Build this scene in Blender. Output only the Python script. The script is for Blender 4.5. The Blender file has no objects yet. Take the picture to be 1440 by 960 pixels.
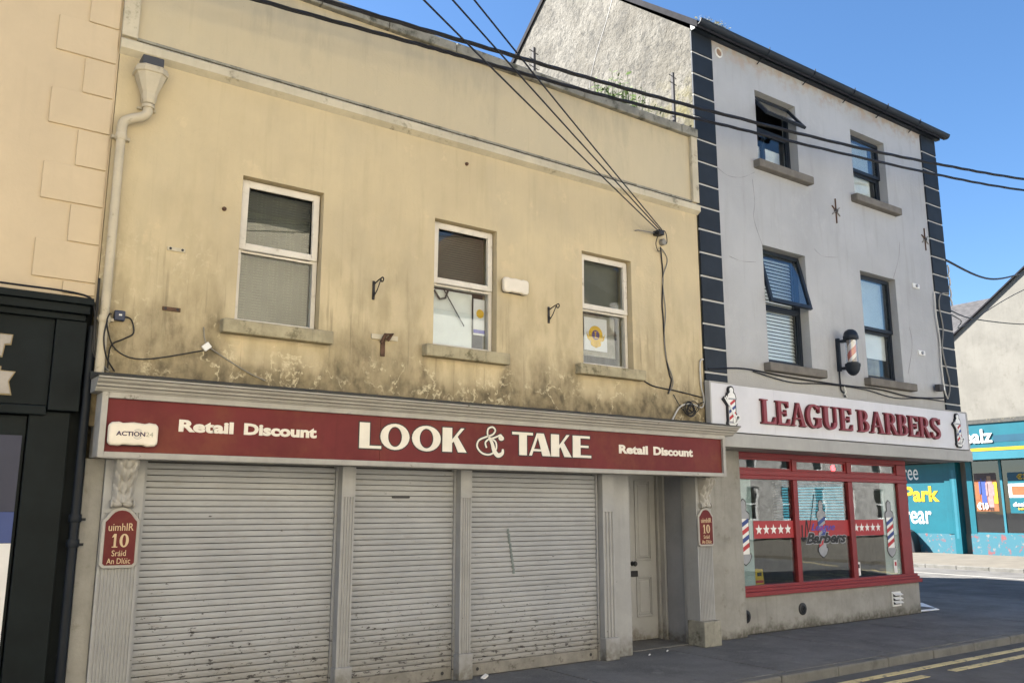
import bpy, bmesh, math, random
from mathutils import Vector, Matrix
random.seed(7)
R = math.radians
S = bpy.context.scene
COL = S.collection

# ------------------------------------------------------------------ camera
cam_d = bpy.data.cameras.new('camera')
cam = bpy.data.objects.new('camera', cam_d); COL.objects.link(cam); S.camera = cam
cam_d.sensor_width = 36.0
cam_d.lens = 36.0 * 1214.365 / 1440.0
cam_d.clip_end = 2000; cam_d.clip_start = 0.05
cam.location = (0, -7.5475, 1.65)
cam.rotation_euler = (R(90) + 0.191285835, 0, -0.62034349)

# ------------------------------------------------------------------ sky, sun, exposure
SUN_EL = R(40); SUN_TH = R(50)          # the sun stands behind the row, to the left
sun_to = Vector((-math.cos(SUN_TH) * math.cos(SUN_EL), math.sin(SUN_TH) * math.cos(SUN_EL), math.sin(SUN_EL)))
W = bpy.data.worlds.new('World'); S.world = W; W.use_nodes = True
wn = W.node_tree.nodes; wl = W.node_tree.links
sky = wn.new('ShaderNodeTexSky'); sky.sky_type = 'NISHITA'; sky.sun_disc = False
sky.sun_elevation = SUN_EL
sky.sun_rotation = math.atan2(sun_to.x, sun_to.y)
sky.air_density = 1.0; sky.dust_density = 0.5; sky.ozone_density = 5.0
hs = wn.new('ShaderNodeHueSaturation'); hs.inputs['Saturation'].default_value = 1.10
wl.new(sky.outputs[0], hs.inputs['Color']); wl.new(hs.outputs[0], wn['Background'].inputs[0])
wn['Background'].inputs[1].default_value = 0.05
sun_d = bpy.data.lights.new('sun', 'SUN'); sun_d.energy = 5.0; sun_d.angle = R(0.5); sun_d.color = (1.0, 0.955, 0.89)
sun = bpy.data.objects.new('sun', sun_d); COL.objects.link(sun)
sun.rotation_euler = sun_to.to_track_quat('Z', 'Y').to_euler()
sun.location = (0, 0, 30)
S.view_settings.view_transform = 'Standard'; S.view_settings.look = 'None'
S.view_settings.gamma = 1.0; S.view_settings.use_curve_mapping = False
S.view_settings.exposure = 2.30
S.cycles.max_bounces = 7; S.cycles.diffuse_bounces = 4; S.cycles.glossy_bounces = 3; S.cycles.transparent_max_bounces = 10; S.cycles.caustics_reflective = False; S.cycles.caustics_refractive = False

# ------------------------------------------------------------------ materials
MATS = {}
def _nt(name):
    m = bpy.data.materials.new(name); m.use_nodes = True
    nt = m.node_tree; b = nt.nodes['Principled BSDF']
    return m, nt, b
def N(nt, t, **kw):
    n = nt.nodes.new(t)
    for k, v in kw.items():
        if k.startswith('i_'): n.inputs[k[2:].replace('_', ' ')].default_value = v
        else: setattr(n, k, v)
    return n
def pos(nt, scale=(1, 1, 1)):
    g = nt.nodes.new('ShaderNodeNewGeometry'); mp = nt.nodes.new('ShaderNodeMapping')
    mp.inputs['Scale'].default_value = scale
    nt.links.new(g.outputs['Position'], mp.inputs['Vector']); return mp.outputs[0]
def noise(nt, scale, detail=6, stretch=(1, 1, 1), rough=0.6, dist=0.0):
    n = nt.nodes.new('ShaderNodeTexNoise')
    n.inputs['Scale'].default_value = scale; n.inputs['Detail'].default_value = detail
    n.inputs['Roughness'].default_value = rough; n.inputs['Distortion'].default_value = dist
    nt.links.new(pos(nt, stretch), n.inputs['Vector']); return n.outputs['Fac']
def ramp(nt, fac, lo, hi, a=0.0, b=1.0):
    r = nt.nodes.new('ShaderNodeMapRange'); r.clamp = True; r.interpolation_type = 'SMOOTHSTEP'
    r.inputs['From Min'].default_value = lo; r.inputs['From Max'].default_value = hi
    r.inputs['To Min'].default_value = a; r.inputs['To Max'].default_value = b
    nt.links.new(fac, r.inputs['Value']); return r.outputs[0]
def math_(nt, op, a, b):
    m = nt.nodes.new('ShaderNodeMath'); m.operation = op
    for i, x in enumerate((a, b)):
        if isinstance(x, (int, float)): m.inputs[i].default_value = x
        else: nt.links.new(x, m.inputs[i])
    return m.outputs[0]
def mix(nt, fac, a, b, mode='MIX'):
    m = nt.nodes.new('ShaderNodeMix'); m.data_type = 'RGBA'; m.blend_type = mode
    for s, x in ((m.inputs[0], fac), (m.inputs[6], a), (m.inputs[7], b)):
        if isinstance(x, (int, float)): s.default_value = x
        elif isinstance(x, tuple): s.default_value = (*x[:3], 1)
        else: nt.links.new(x, s)
    return m.outputs[2]
def zc(nt, axis='Z'):
    g = nt.nodes.new('ShaderNodeNewGeometry'); s = nt.nodes.new('ShaderNodeSeparateXYZ')
    nt.links.new(g.outputs['Position'], s.inputs[0]); return s.outputs[axis]
def bump(nt, b, h, strength, dist=0.01):
    n = nt.nodes.new('ShaderNodeBump'); n.inputs['Strength'].default_value = strength; n.inputs['Distance'].default_value = dist
    nt.links.new(h, n.inputs['Height']); nt.links.new(n.outputs[0], b.inputs['Normal'])
def M(name, col, rough=0.75, var=0.12, scale=2.5, bmp=0.15, bs=60, metal=0.0, dirt=None, streak=0.0, spec=0.4, splash=None, gum=False):
    """plain surface: base colour, slow and fast tone noise, optional dirt (colour, scale, lo, hi) and vertical streaks"""
    if name in MATS: return MATS[name]
    m, nt, b = _nt(name)
    c = mix(nt, ramp(nt, noise(nt, scale, 5), 0.3, 0.7), tuple(x * (1 - var) for x in col), tuple(min(1, x * (1 + var)) for x in col))
    c = mix(nt, ramp(nt, noise(nt, scale * 9, 3), 0.35, 0.75, 0, var * 0.9), c, tuple(x * 0.55 for x in col))
    if streak: c = mix(nt, ramp(nt, noise(nt, 5, 6, (3, 3, 0.22)), 0.5, 0.75, 0, streak), c, tuple(x * 0.45 for x in col))
    if dirt: c = mix(nt, ramp(nt, noise(nt, dirt[1], 6, rough=0.7), dirt[2], dirt[3]), c, dirt[0])
    if gum:
        v = N(nt, 'ShaderNodeTexVoronoi'); v.inputs['Scale'].default_value = 4.5; nt.links.new(pos(nt), v.inputs['Vector'])
        c = mix(nt, ramp(nt, v.outputs['Distance'], .05, .085, .75, 0), c, tuple(x * .45 for x in col))
        v2 = N(nt, 'ShaderNodeTexVoronoi'); v2.inputs['Scale'].default_value = 3.1; nt.links.new(pos(nt, (1, 1.1, 1)), v2.inputs['Vector'])
        c = mix(nt, ramp(nt, v2.outputs['Distance'], .04, .06, .6, 0), c, tuple(min(1, x * 2.0) for x in col))
        c = mix(nt, ramp(nt, noise(nt, 55, 2), .5, .68, 0, .5), c, tuple(x * 1.6 for x in col))
    if splash: c = mix(nt, math_(nt, 'MULTIPLY', ramp(nt, math_(nt, 'ADD', zc(nt), math_(nt, 'MULTIPLY', noise(nt, 5, 5), splash[0])), splash[0] * .5, splash[0] * 1.1, 1, 0), ramp(nt, noise(nt, 16, 4), .35, .6, .45, .95)), c, splash[1])
    nt.links.new(c, b.inputs['Base Color'])
    b.inputs['Metallic'].default_value = metal; b.inputs['Specular IOR Level'].default_value = spec
    b.inputs['Roughness'].default_value = rough
    if bmp >= 0.1: bump(nt, b, noise(nt, bs, 3), bmp, 0.004)
    MATS[name] = m; return m

def mat_yellow():
    m, nt, b = _nt('cream_render')
    base = mix(nt, ramp(nt, noise(nt, 0.8, 8), 0.3, 0.7), (0.475, 0.392, 0.248), (0.555, 0.46, 0.29))
    base = mix(nt, ramp(nt, noise(nt, 3.5, 8, (2.2, 2.2, 0.25)), 0.48, 0.78, 0, 0.35), base, (0.36, 0.30, 0.185))
    base = mix(nt, ramp(nt, noise(nt, 1.6, 4, (1, 1, .55)), 0.42, 0.68, 0, 0.55), base, (0.43, 0.365, 0.245))
    base = mix(nt, ramp(nt, noise(nt, 2.3, 6, (1, 1, .8), .7), 0.58, 0.64, 0, 0.4), base, (0.62, 0.50, 0.31))
    z = zc(nt)
    # grey-brown dirt that spreads upward from the ledge over the shop sign
    zn = math_(nt, 'ADD', z, math_(nt, 'MULTIPLY', math_(nt, 'SUBTRACT', noise(nt, 2.2, 8, (1.6, 1.6, 0.6), 0.65), 0.5), 1.7))
    xq = zc(nt, 'X'); und = 0.0
    for (wa, wb) in ((2.30, 3.20), (4.34, 5.24), (6.36, 7.25)):
        un = math_(nt, 'MULTIPLY', ramp(nt, xq, wa - .08, wa + .1), ramp(nt, xq, wb - .1, wb + .08, 1, 0))
        und = math_(nt, 'MAXIMUM', un, und)
    und = math_(nt, 'MULTIPLY', und, ramp(nt, z, 2.80, 3.0))
    zn = math_(nt, 'ADD', zn, math_(nt, 'MULTIPLY', und, 0.45))
    low = ramp(nt, zn, 2.60, 3.62, 1, 0)
    base = mix(nt, math_(nt, 'MULTIPLY', low, 0.88), base, (0.19, 0.148, 0.082))
    mid = math_(nt, 'MULTIPLY', ramp(nt, zn, 3.2, 4.8, 1, 0), ramp(nt, noise(nt, 3.5, 7, (1.5, 1.5, .6)), 0.38, 0.62))
    base = mix(nt, math_(nt, 'MULTIPLY', mid, 0.42), base, (0.27, 0.225, 0.13))
    dark = math_(nt, 'MULTIPLY', ramp(nt, zn, 2.72, 3.30, 1, 0), ramp(nt, noise(nt, 9, 7, (1.0, 1.0, .8), rough=0.6), 0.36, 0.68))
    base = mix(nt, math_(nt, 'MULTIPLY', dark, 0.85), base, (0.075, 0.06, 0.036))
    base = mix(nt, ramp(nt, z, 5.55, 5.75, 0, .6), base, (0.47, 0.415, 0.30))
    # pale flaked skin, more of it to the left and low down
    x = zc(nt, 'X')
    fl = ramp(nt, noise(nt, 3.0, 9, (1, 1, .9), 0.6, 0.25), 0.478, 0.497)
    fl2 = ramp(nt, noise(nt, 3.0, 9, (1, 1, .9), 0.6, 0.25), 0.503, 0.524, 1, 0)
    ridge = math_(nt, 'MULTIPLY', fl, fl2)
    zone = math_(nt, 'MAXIMUM', math_(nt, 'MULTIPLY', ramp(nt, z, 3.2, 4.4, 1, 0), ramp(nt, x, 1.9, 2.9, 1, 0)), ramp(nt, z, 3.05, 3.5, 1, 0))
    zone = math_(nt, 'MULTIPLY', zone, ramp(nt, noise(nt, 1.9, 5), 0.46, 0.6))
    base = mix(nt, math_(nt, 'MULTIPLY', math_(nt, 'MULTIPLY', math_(nt, 'MULTIPLY', ridge, zone), ramp(nt, noise(nt, 16, 3), .38, .55)), 0.75), base, (0.62, 0.54, 0.36))
    # patchy darker tone that grows towards the coping
    top = math_(nt, 'MULTIPLY', ramp(nt, zn, 6.1, 6.75), ramp(nt, noise(nt, 6, 8, (1.5, 1.5, 0.4)), 0.35, 0.7))
    base = mix(nt, math_(nt, 'MULTIPLY', top, 0.35), base, (0.3, 0.27, 0.2))
    base = mix(nt, math_(nt, 'MULTIPLY', ramp(nt, noise(nt, 7, 5, (2.2, 2.2, .10)), .56, .68), ramp(nt, zn, 3.0, 4.3, .55, .08)), base, (0.17, 0.14, 0.085))
    base = mix(nt, ramp(nt, noise(nt, 38, 3), 0.70, 0.76, 0, 0.5), base, (0.2, 0.165, 0.1))
    nt.links.new(base, b.inputs['Base Color']); b.inputs['Roughness'].default_value = 0.88
    h = math_(nt, 'ADD', noise(nt, 45, 5), math_(nt, 'ADD', math_(nt, 'MULTIPLY', noise(nt, 3, 4), 2.5), math_(nt, 'MULTIPLY', ridge, 0.5)))
    bump(nt, b, h, 0.3, 0.006)
    return m
def mat_gable():
    m, nt, b = _nt('weathered_gable_render')
    c = mix(nt, ramp(nt, noise(nt, 1.3, 10, rough=0.7), 0.38, 0.62), (0.10, 0.092, 0.074), (0.165, 0.155, 0.132))
    c = mix(nt, ramp(nt, noise(nt, 2.6, 10, (1, 1.4, 0.5), 0.75), 0.52, 0.72, 0, 0.9), c, (0.042, 0.040, 0.034))
    c = mix(nt, ramp(nt, noise(nt, 9, 8, rough=0.8), 0.52, 0.64, 0, 0.8), c, (0.035, 0.034, 0.03))
    zz = ramp(nt, zc(nt), 6.8, 7.9, 1, 0)
    c = mix(nt, math_(nt, 'MULTIPLY', zz, ramp(nt, noise(nt, 4, 8), 0.45, 0.62)), c, (0.13, 0.115, 0.04))
    nt.links.new(c, b.inputs['Base Color']); b.inputs['Roughness'].default_value = 0.92
    c = mix(nt, ramp(nt, noise(nt, 5, 9, (1, 1, .7), .8), 0.50, 0.60, 0, .6), c, (0.05, 0.048, 0.042)); c = mix(nt, ramp(nt, noise(nt, 26, 4), 0.56, 0.66, 0, .6), c, (0.03, 0.029, 0.026)); nt.links.new(c, b.inputs['Base Color'])
    bump(nt, b, noise(nt, 12, 8), 0.8, 0.04); return m
def mat_barber():
    m, nt, b = _nt('pale_grey_render')
    c = mix(nt, ramp(nt, noise(nt, 0.7, 8), 0.3, 0.7), (0.345, 0.352, 0.362), (0.41, 0.418, 0.43))
    c = mix(nt, ramp(nt, noise(nt, 4, 8, (1.6, 1.6, 0.16)), 0.50, 0.75, 0, 0.4), c, (0.26, 0.26, 0.25))
    zn = math_(nt, 'ADD', zc(nt), math_(nt, 'MULTIPLY', noise(nt, 3, 6), 0.5))
    c = mix(nt, ramp(nt, zn, 3.55, 4.0, 0.5, 0), c, (0.33, 0.31, 0.26))
    c = mix(nt, math_(nt, 'MULTIPLY', ramp(nt, zn, 8.15, 8.45), ramp(nt, noise(nt, 6, 6), 0.4, 0.6)), c, (0.36, 0.31, 0.275))
    c = mix(nt, ramp(nt, noise(nt, 30, 3), 0.70, 0.78, 0, 0.3), c, (0.3, 0.29, 0.27))
    nt.links.new(c, b.inputs['Base Color']); b.inputs['Roughness'].default_value = 0.85
    c2 = mix(nt, ramp(nt, noise(nt, 1.5, 8, (1, 1, .6), .7), 0.55, 0.66, 0, 0.35), c, (0.46, 0.465, 0.47)); nt.links.new(c2, b.inputs['Base Color'])
    bump(nt, b, math_(nt, 'ADD', noise(nt, 40, 5), math_(nt, 'MULTIPLY', noise(nt, 2.5, 4), 4)), 0.4, 0.009); return m
def mat_shutter():
    m, nt, b = _nt('shutter_paint')
    c = mix(nt, ramp(nt, noise(nt, 1.6, 8), 0.3, 0.7), (0.258, 0.267, 0.280), (0.322, 0.331, 0.344))
    c = mix(nt, ramp(nt, noise(nt, 6, 8, (1.5, 1, 5)), 0.5, 0.75, 0, 0.35), c, (0.22, 0.20, 0.17))
    z = zc(nt)
    low = ramp(nt, math_(nt, 'ADD', z, math_(nt, 'MULTIPLY', noise(nt, 3, 6), 0.5)), 0.2, 0.95, 1, 0)
    c = mix(nt, math_(nt, 'MULTIPLY', low, 0.55), c, (0.17, 0.15, 0.11))
    chipn = math_(nt, 'ADD', noise(nt, 10, 8, (1.2, 1, 3.5), 0.7), math_(nt, 'MULTIPLY', ramp(nt, z, 0.0, 1.4, 1, 0), 0.105))
    c = mix(nt, ramp(nt, chipn, 0.675, 0.69), c, (0.035, 0.03, 0.03))
    nt.links.new(c, b.inputs['Base Color']); b.inputs['Roughness'].default_value = 0.55
    bump(nt, b, noise(nt, 50, 4), 0.1, 0.003); return m
def mat_glass(name, tint=(0.75, 0.8, 0.8), boost=2.2, base=0.03):
    if name in MATS: return MATS[name]
    m = bpy.data.materials.new(name); m.use_nodes = True; nt = m.node_tree
    for n in list(nt.nodes):
        if n.type != 'OUTPUT_MATERIAL': nt.nodes.remove(n)
    out = [n for n in nt.nodes if n.type == 'OUTPUT_MATERIAL'][0]
    t = N(nt, 'ShaderNodeBsdfTransparent'); t.inputs[0].default_value = (*tint, 1)
    g = N(nt, 'ShaderNodeBsdfGlossy'); g.inputs['Roughness'].default_value = 0.015
    bm = nt.nodes.new('ShaderNodeBump'); bm.inputs['Strength'].default_value = 0.04; bm.inputs['Distance'].default_value = 0.02
    nt.links.new(noise(nt, 1.6, 2), bm.inputs['Height']); nt.links.new(bm.outputs[0], g.inputs['Normal'])
    gg = N(nt, 'ShaderNodeNewGeometry'); dt = N(nt, 'ShaderNodeVectorMath', operation='DOT_PRODUCT')
    nt.links.new(gg.outputs['Normal'], dt.inputs[0]); nt.links.new(gg.outputs['Incoming'], dt.inputs[1])
    om = math_(nt, 'SUBTRACT', 1.0, math_(nt, 'ABSOLUTE', dt.outputs['Value'], 0.0))
    fr = math_(nt, 'ADD', math_(nt, 'MULTIPLY', math_(nt, 'POWER', om, 5.0), 0.96), 0.04)
    fac = math_(nt, 'MINIMUM', math_(nt, 'ADD', math_(nt, 'MULTIPLY', fr, boost), base), 1.0)
    mx = N(nt, 'ShaderNodeMixShader'); nt.links.new(fac, mx.inputs[0]); nt.links.new(t.outputs[0], mx.inputs[1]); nt.links.new(g.outputs[0], mx.inputs[2])
    nt.links.new(mx.outputs[0], out.inputs[0]); MATS[name] = m; return m
def mat_emit(name, col, s):
    m, nt, b = _nt(name); b.inputs['Base Color'].default_value = (*col, 1)
    b.inputs['Emission Color'].default_value = (*col, 1); b.inputs['Emission Strength'].default_value = s; return m
def mat_mural():
    m, nt, b = _nt('painted_mural_plinth')
    v = N(nt, 'ShaderNodeTexVoronoi'); v.inputs['Scale'].default_value = 4.5; nt.links.new(pos(nt), v.inputs['Vector'])
    hsv = N(nt, 'ShaderNodeHueSaturation'); hsv.inputs['Saturation'].default_value = 0.9; nt.links.new(v.outputs['Color'], hsv.inputs['Color'])
    c = mix(nt, ramp(nt, noise(nt, 4.2, 8), 0.56, 0.66), (0.02, 0.11, 0.15), (0.17, 0.05, 0.055))
    c = mix(nt, ramp(nt, noise(nt, 5.3, 8, (1, 1.1, 1)), 0.58, 0.68, 0, .8), c, (0.2, 0.17, 0.155))
    c = mix(nt, ramp(nt, v.outputs['Distance'], 0.08, 0.16, 0.6, 0), c, (0.2, 0.035, 0.03))
    nt.links.new(c, b.inputs['Base Color']); b.inputs['Roughness'].default_value = 0.7; return m
def mat_leaf(name, col):
    m, nt, b = _nt(name)
    c = mix(nt, ramp(nt, noise(nt, 20, 3), 0.3, 0.7), tuple(x * 0.6 for x in col), tuple(x * 1.4 for x in col))
    nt.links.new(c, b.inputs['Base Color']); b.inputs['Roughness'].default_value = 0.6
    return m

m_yellow = mat_yellow(); m_gable = mat_gable(); m_barber = mat_barber(); m_shutter = mat_shutter()
m_peach = M('peach_render', (0.54, 0.437, 0.298), 0.85, 0.06, 0.9, 0.25, 40, streak=0.06)
m_trim = M('cream_trim_render', (0.50, 0.45, 0.34), 0.88, 0.12, 2, 0.3, 50, dirt=((0.2, 0.18, 0.13), 5, 0.56, 0.72), streak=0.25)
m_coping = M('mossy_concrete', (0.26, 0.25, 0.21), 0.92, 0.2, 5, 0.5, 30, dirt=((0.07, 0.07, 0.05), 6, 0.48, 0.7))
m_sillst = M('mossy_sill_stone', (0.34, 0.30, 0.20), 0.92, 0.18, 6, 0.4, 40, dirt=((0.12, 0.105, 0.06), 7, 0.5, 0.68), streak=0.4)
m_bsill = M('grey_sill_stone', (0.15, 0.138, 0.122), 0.9, 0.15, 6, 0.4, 40)
m_upvc = M('dirty_white_plastic', (0.62, 0.58, 0.51), 0.5, 0.08, 4, 0.05, 40, dirt=((0.33, 0.29, 0.22), 7, 0.58, 0.75))
m_navy = M('dark_navy_frame', (0.016, 0.022, 0.032), 0.5, 0.1, 4, 0.03, spec=0.25)
m_quoin = M('black_quoin_paint', (0.018, 0.024, 0.033), 0.6, 0.15, 3, 0.15, 40, spec=0.2)
m_joint = M('white_joint_paint', (0.44, 0.44, 0.43), 0.8, 0.08)
m_black = M('black_gloss_timber', (0.007, 0.0105, 0.012), 0.55, 0.2, 3, 0.1, 30, dirt=((0.03, 0.034, 0.034), 4, 0.66, 0.8), spec=0.12)
m_blackpipe = M('black_iron', (0.008, 0.011, 0.016), 0.5, 0.15, spec=0.2)
m_wood = M('grey_painted_timber', (0.305, 0.307, 0.308), 0.6, 0.08, 3, 0.12, 40, dirt=((0.12, 0.11, 0.1), 8, 0.68, 0.74), streak=0.2, splash=(.5, (.13, .12, .10)))
m_woodblue = M('blue_grey_painted_timber', (0.21, 0.22, 0.25), 0.6, 0.1, 3, 0.12, 40, dirt=((0.06, 0.06, 0.06), 8, 0.66, 0.72), splash=(.35, (.07, .07, .065)))
m_door = M('cream_grey_door_paint', (0.35, 0.353, 0.355), 0.5, 0.06, 3, 0.06, 40, dirt=((0.16, 0.14, 0.11), 6, 0.68, 0.8), splash=(.35, (.14, .125, .10)))
m_cornice = M('grey_cornice_paint', (0.35, 0.338, 0.315), 0.65, 0.1, 4, 0.12, 30, dirt=((0.1, 0.09, 0.07), 7, 0.64, 0.73), streak=0.15)
m_lead = M('dark_lead_flashing', (0.055, 0.055, 0.05), 0.8, 0.25, 7, 0.4, 25, dirt=((0.16, 0.14, 0.09), 8, 0.58, 0.7))
m_red = M('maroon_sign_board', (0.145, 0.020, 0.024), 0.5, 0.14, 1.2, 0.04, 20, streak=0.15, spec=0.12)
MATS.pop('maroon_sign_board')
m_red = M('maroon_sign_board', (0.130, 0.024, 0.026), 0.5, 0.16, 1.1, 0.04, 20, dirt=((0.165, 0.05, 0.032), 1.3, 0.45, 0.75), streak=0.15, spec=0.12)
m_white_let = M('cream_sign_lettering', (0.70, 0.66, 0.58), 0.5, 0.05, 6, 0)
m_dark_let = M('dark_letter_outline', (0.025, 0.015, 0.015), 0.5, 0.05, 6, 0)
m_plast = M('cream_alarm_plastic', (0.70, 0.64, 0.54), 0.4, 0.04, 6, 0.02)
m_boxshade = M('dark_plastic', (0.02, 0.02, 0.024), 0.5, 0.1)
m_cabl = M('black_cable', (0.012, 0.012, 0.014), 0.55, 0.1, bmp=0)
m_cablg = M('grey_cable', (0.22, 0.21, 0.19), 0.6, 0.1, bmp=0)
m_cablw = M('white_cable', (0.5, 0.49, 0.46), 0.6, 0.1, bmp=0)
m_iron = M('wrought_iron', (0.018, 0.016, 0.016), 0.55, 0.1)
m_rust = M('rusty_iron', (0.10, 0.055, 0.035), 0.85, 0.3, 20, 0.4)
m_pipe = M('painted_cast_iron', (0.46, 0.405, 0.30), 0.6, 0.08, 4, 0.1, 30, dirt=((0.2, 0.17, 0.12), 7, 0.58, 0.75))
m_steel = M('weathered_steel', (0.06, 0.058, 0.06), 0.7, 0.2, 8, 0.05, spec=0.2)
m_asph = M('footpath_asphalt', (0.148, 0.145, 0.138), 0.9, 0.24, 1.4, 0.9, 120, dirt=((0.195, 0.19, 0.178), 3.4, 0.52, 0.70), spec=0.2, gum=True)
m_kerb = M('kerb_concrete', (0.135, 0.132, 0.122), 0.9, 0.15, 3, 0.5, 90, dirt=((0.09, 0.09, 0.08), 4, 0.5, 0.7))
m_road = M('road_asphalt', (0.115, 0.112, 0.107), 0.92, 0.26, 1.2, 0.9, 110, dirt=((0.12, 0.116, 0.106), 2.2, 0.5, 0.66), spec=0.2)
m_pave = M('far_paving', (0.125, 0.112, 0.09), 0.9, 0.15, 1.5, 0.3, 60)
m_oppave = M('opposite_paving', (0.24, 0.225, 0.195), 0.9, 0.15, 1.5, 0.3, 60)
m_yline = M('worn_yellow_road_paint', (0.62, 0.51, 0.26), 0.8, 0.15, 3, 0.3, 120, dirt=((0.12, 0.115, 0.1), 11, 0.53, 0.64))
m_wline = M('worn_white_road_paint', (0.27, 0.26, 0.24), 0.8, 0.1, 3, 0.3, 120, dirt=((0.12, 0.12, 0.11), 9, 0.55, 0.68))
m_ground = M('ground_earth', (0.09, 0.088, 0.082), 0.95, 0.15, 0.4, 0.2, 20)
m_slate = M('roof_slate', (0.022, 0.022, 0.026), 0.85, 0.25, 6, 0.4, 30, spec=0.1)
m_slate2 = M('pale_worn_slate', (0.065, 0.062, 0.062), 0.75, 0.3, 4, 0.5, 12)
m_plinth = M('stained_grey_plinth', (0.265, 0.257, 0.235), 0.9, 0.14, 2.5, 0.4, 50, dirt=((0.15, 0.138, 0.11), 4.5, 0.56, 0.78), streak=0.25, splash=(.28, (.075, .068, .05)))
m_redframe = M('red_shopfront_paint', (0.20, 0.018, 0.022), 0.45, 0.08, 4, 0.03, 30)
m_signwhite = M('white_sign_panel', (0.57, 0.57, 0.60), 0.4, 0.05, 1.5, 0.02, 10, streak=.10)
m_signgrey = M('grey_sign_band', (0.34, 0.335, 0.32), 0.6, 0.08, 2, 0.08, 30, streak=0.15)
m_redlet = M('raised_red_letter', (0.20, 0.022, 0.032), 0.4, 0.05, 5, 0.02)
m_redside = M('dark_red_letter_side', (0.06, 0.01, 0.014), 0.5, 0.05, 5, 0)
m_white = M('white_gloss', (0.72, 0.72, 0.70), 0.4, 0.04, 4, 0.02)
m_grey = M('mid_grey_print', (0.28, 0.29, 0.31), 0.5, 0.1, 8, 0)
m_blue = M('blue_print', (0.03, 0.06, 0.22), 0.5, 0.08, 8, 0)
m_pblue = M('purple_blue_print', (0.07, 0.06, 0.35), 0.5, 0.08, 8, 0)
m_redp = M('red_print', (0.42, 0.03, 0.035), 0.5, 0.08, 8, 0)
m_blk = M('black_print', (0.012, 0.012, 0.014), 0.5, 0.08, 8, 0)
m_frost = M('pale_window_film', (0.50, 0.58, 0.56), 0.5, 0.05, 2, 0)
m_room = M('dim_interior_wall', (0.16, 0.155, 0.15), 0.9, 0.1, 1, 0)
m_roomfl = M('dark_interior_floor', (0.05, 0.045, 0.04), 0.6, 0.15, 2, 0)
m_blind = M('grey_green_blind', (0.13, 0.125, 0.095), 0.6, 0.1, 3, 0)
m_blindw = M('white_blind', (0.80, 0.82, 0.80), 0.6, 0.06, 3, 0)
m_curt = M('pale_net_curtain', (0.30, 0.28, 0.23), 0.9, 0.12, 12, 0.2, 20)
m_brown = M('brown_curtain', (0.28, 0.19, 0.13), 0.9, 0.1, 5, 0.1, 20)
m_yelp = M('yellow_plastic', (0.62, 0.42, 0.02), 0.45, 0.06, 5, 0)
m_gold = M('gold_print', (0.62, 0.37, 0.0), 0.5, 0.12, 9, 0)
m_paper = M('white_paper', (0.68, 0.67, 0.66), 0.8, 0.04, 4, 0)
m_teal = M('teal_shop_paint', (0.002, 0.092, 0.125), 0.45, 0.08, 1.5, 0.03, 20, streak=0.1)
m_teald = M('dark_teal_paint', (0.008, 0.06, 0.10), 0.45, 0.08, 1.5, 0.02)
m_tealp = M('pale_teal_paint', (0.02, 0.135, 0.18), 0.45, 0.08, 1.5, 0.02)
m_ylet = M('yellow_sign_lettering', (0.45, 0.29, 0.01), 0.45, 0.04, 5, 0)
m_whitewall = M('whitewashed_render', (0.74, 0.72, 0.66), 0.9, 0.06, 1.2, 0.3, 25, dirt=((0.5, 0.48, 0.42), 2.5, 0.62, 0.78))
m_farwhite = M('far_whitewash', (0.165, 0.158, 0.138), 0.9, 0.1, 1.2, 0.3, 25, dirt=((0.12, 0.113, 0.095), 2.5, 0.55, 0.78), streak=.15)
m_mural = mat_mural()
m_stone = M('grey_stone_wall', (0.33, 0.32, 0.30), 0.9, 0.3, 4, 0.5, 20)
m_tan = M('ochre_wall', (0.72, 0.64, 0.47), 0.9, 0.1, 2, 0.2, 30)
m_rtile = M('brown_roof', (0.17, 0.105, 0.07), 0.85, 0.2, 5, 0.4, 20)
m_glass = mat_glass('window_glass', (0.93, 0.95, 0.95), 1.15, 0.0)
m_glassb = mat_glass('shop_glass', (0.84, 0.88, 0.88), 2.2, 0.01)
m_glassd = mat_glass('dark_far_glass', (0.35, 0.38, 0.4), 2.0, 0.03)
m_led = mat_emit('red_led', (1.0, 0.03, 0.04), 2.5)
m_leaf = mat_leaf('weed_leaf', (0.09, 0.14, 0.03)); m_dry = mat_leaf('dry_grass', (0.22, 0.20, 0.08))

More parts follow.
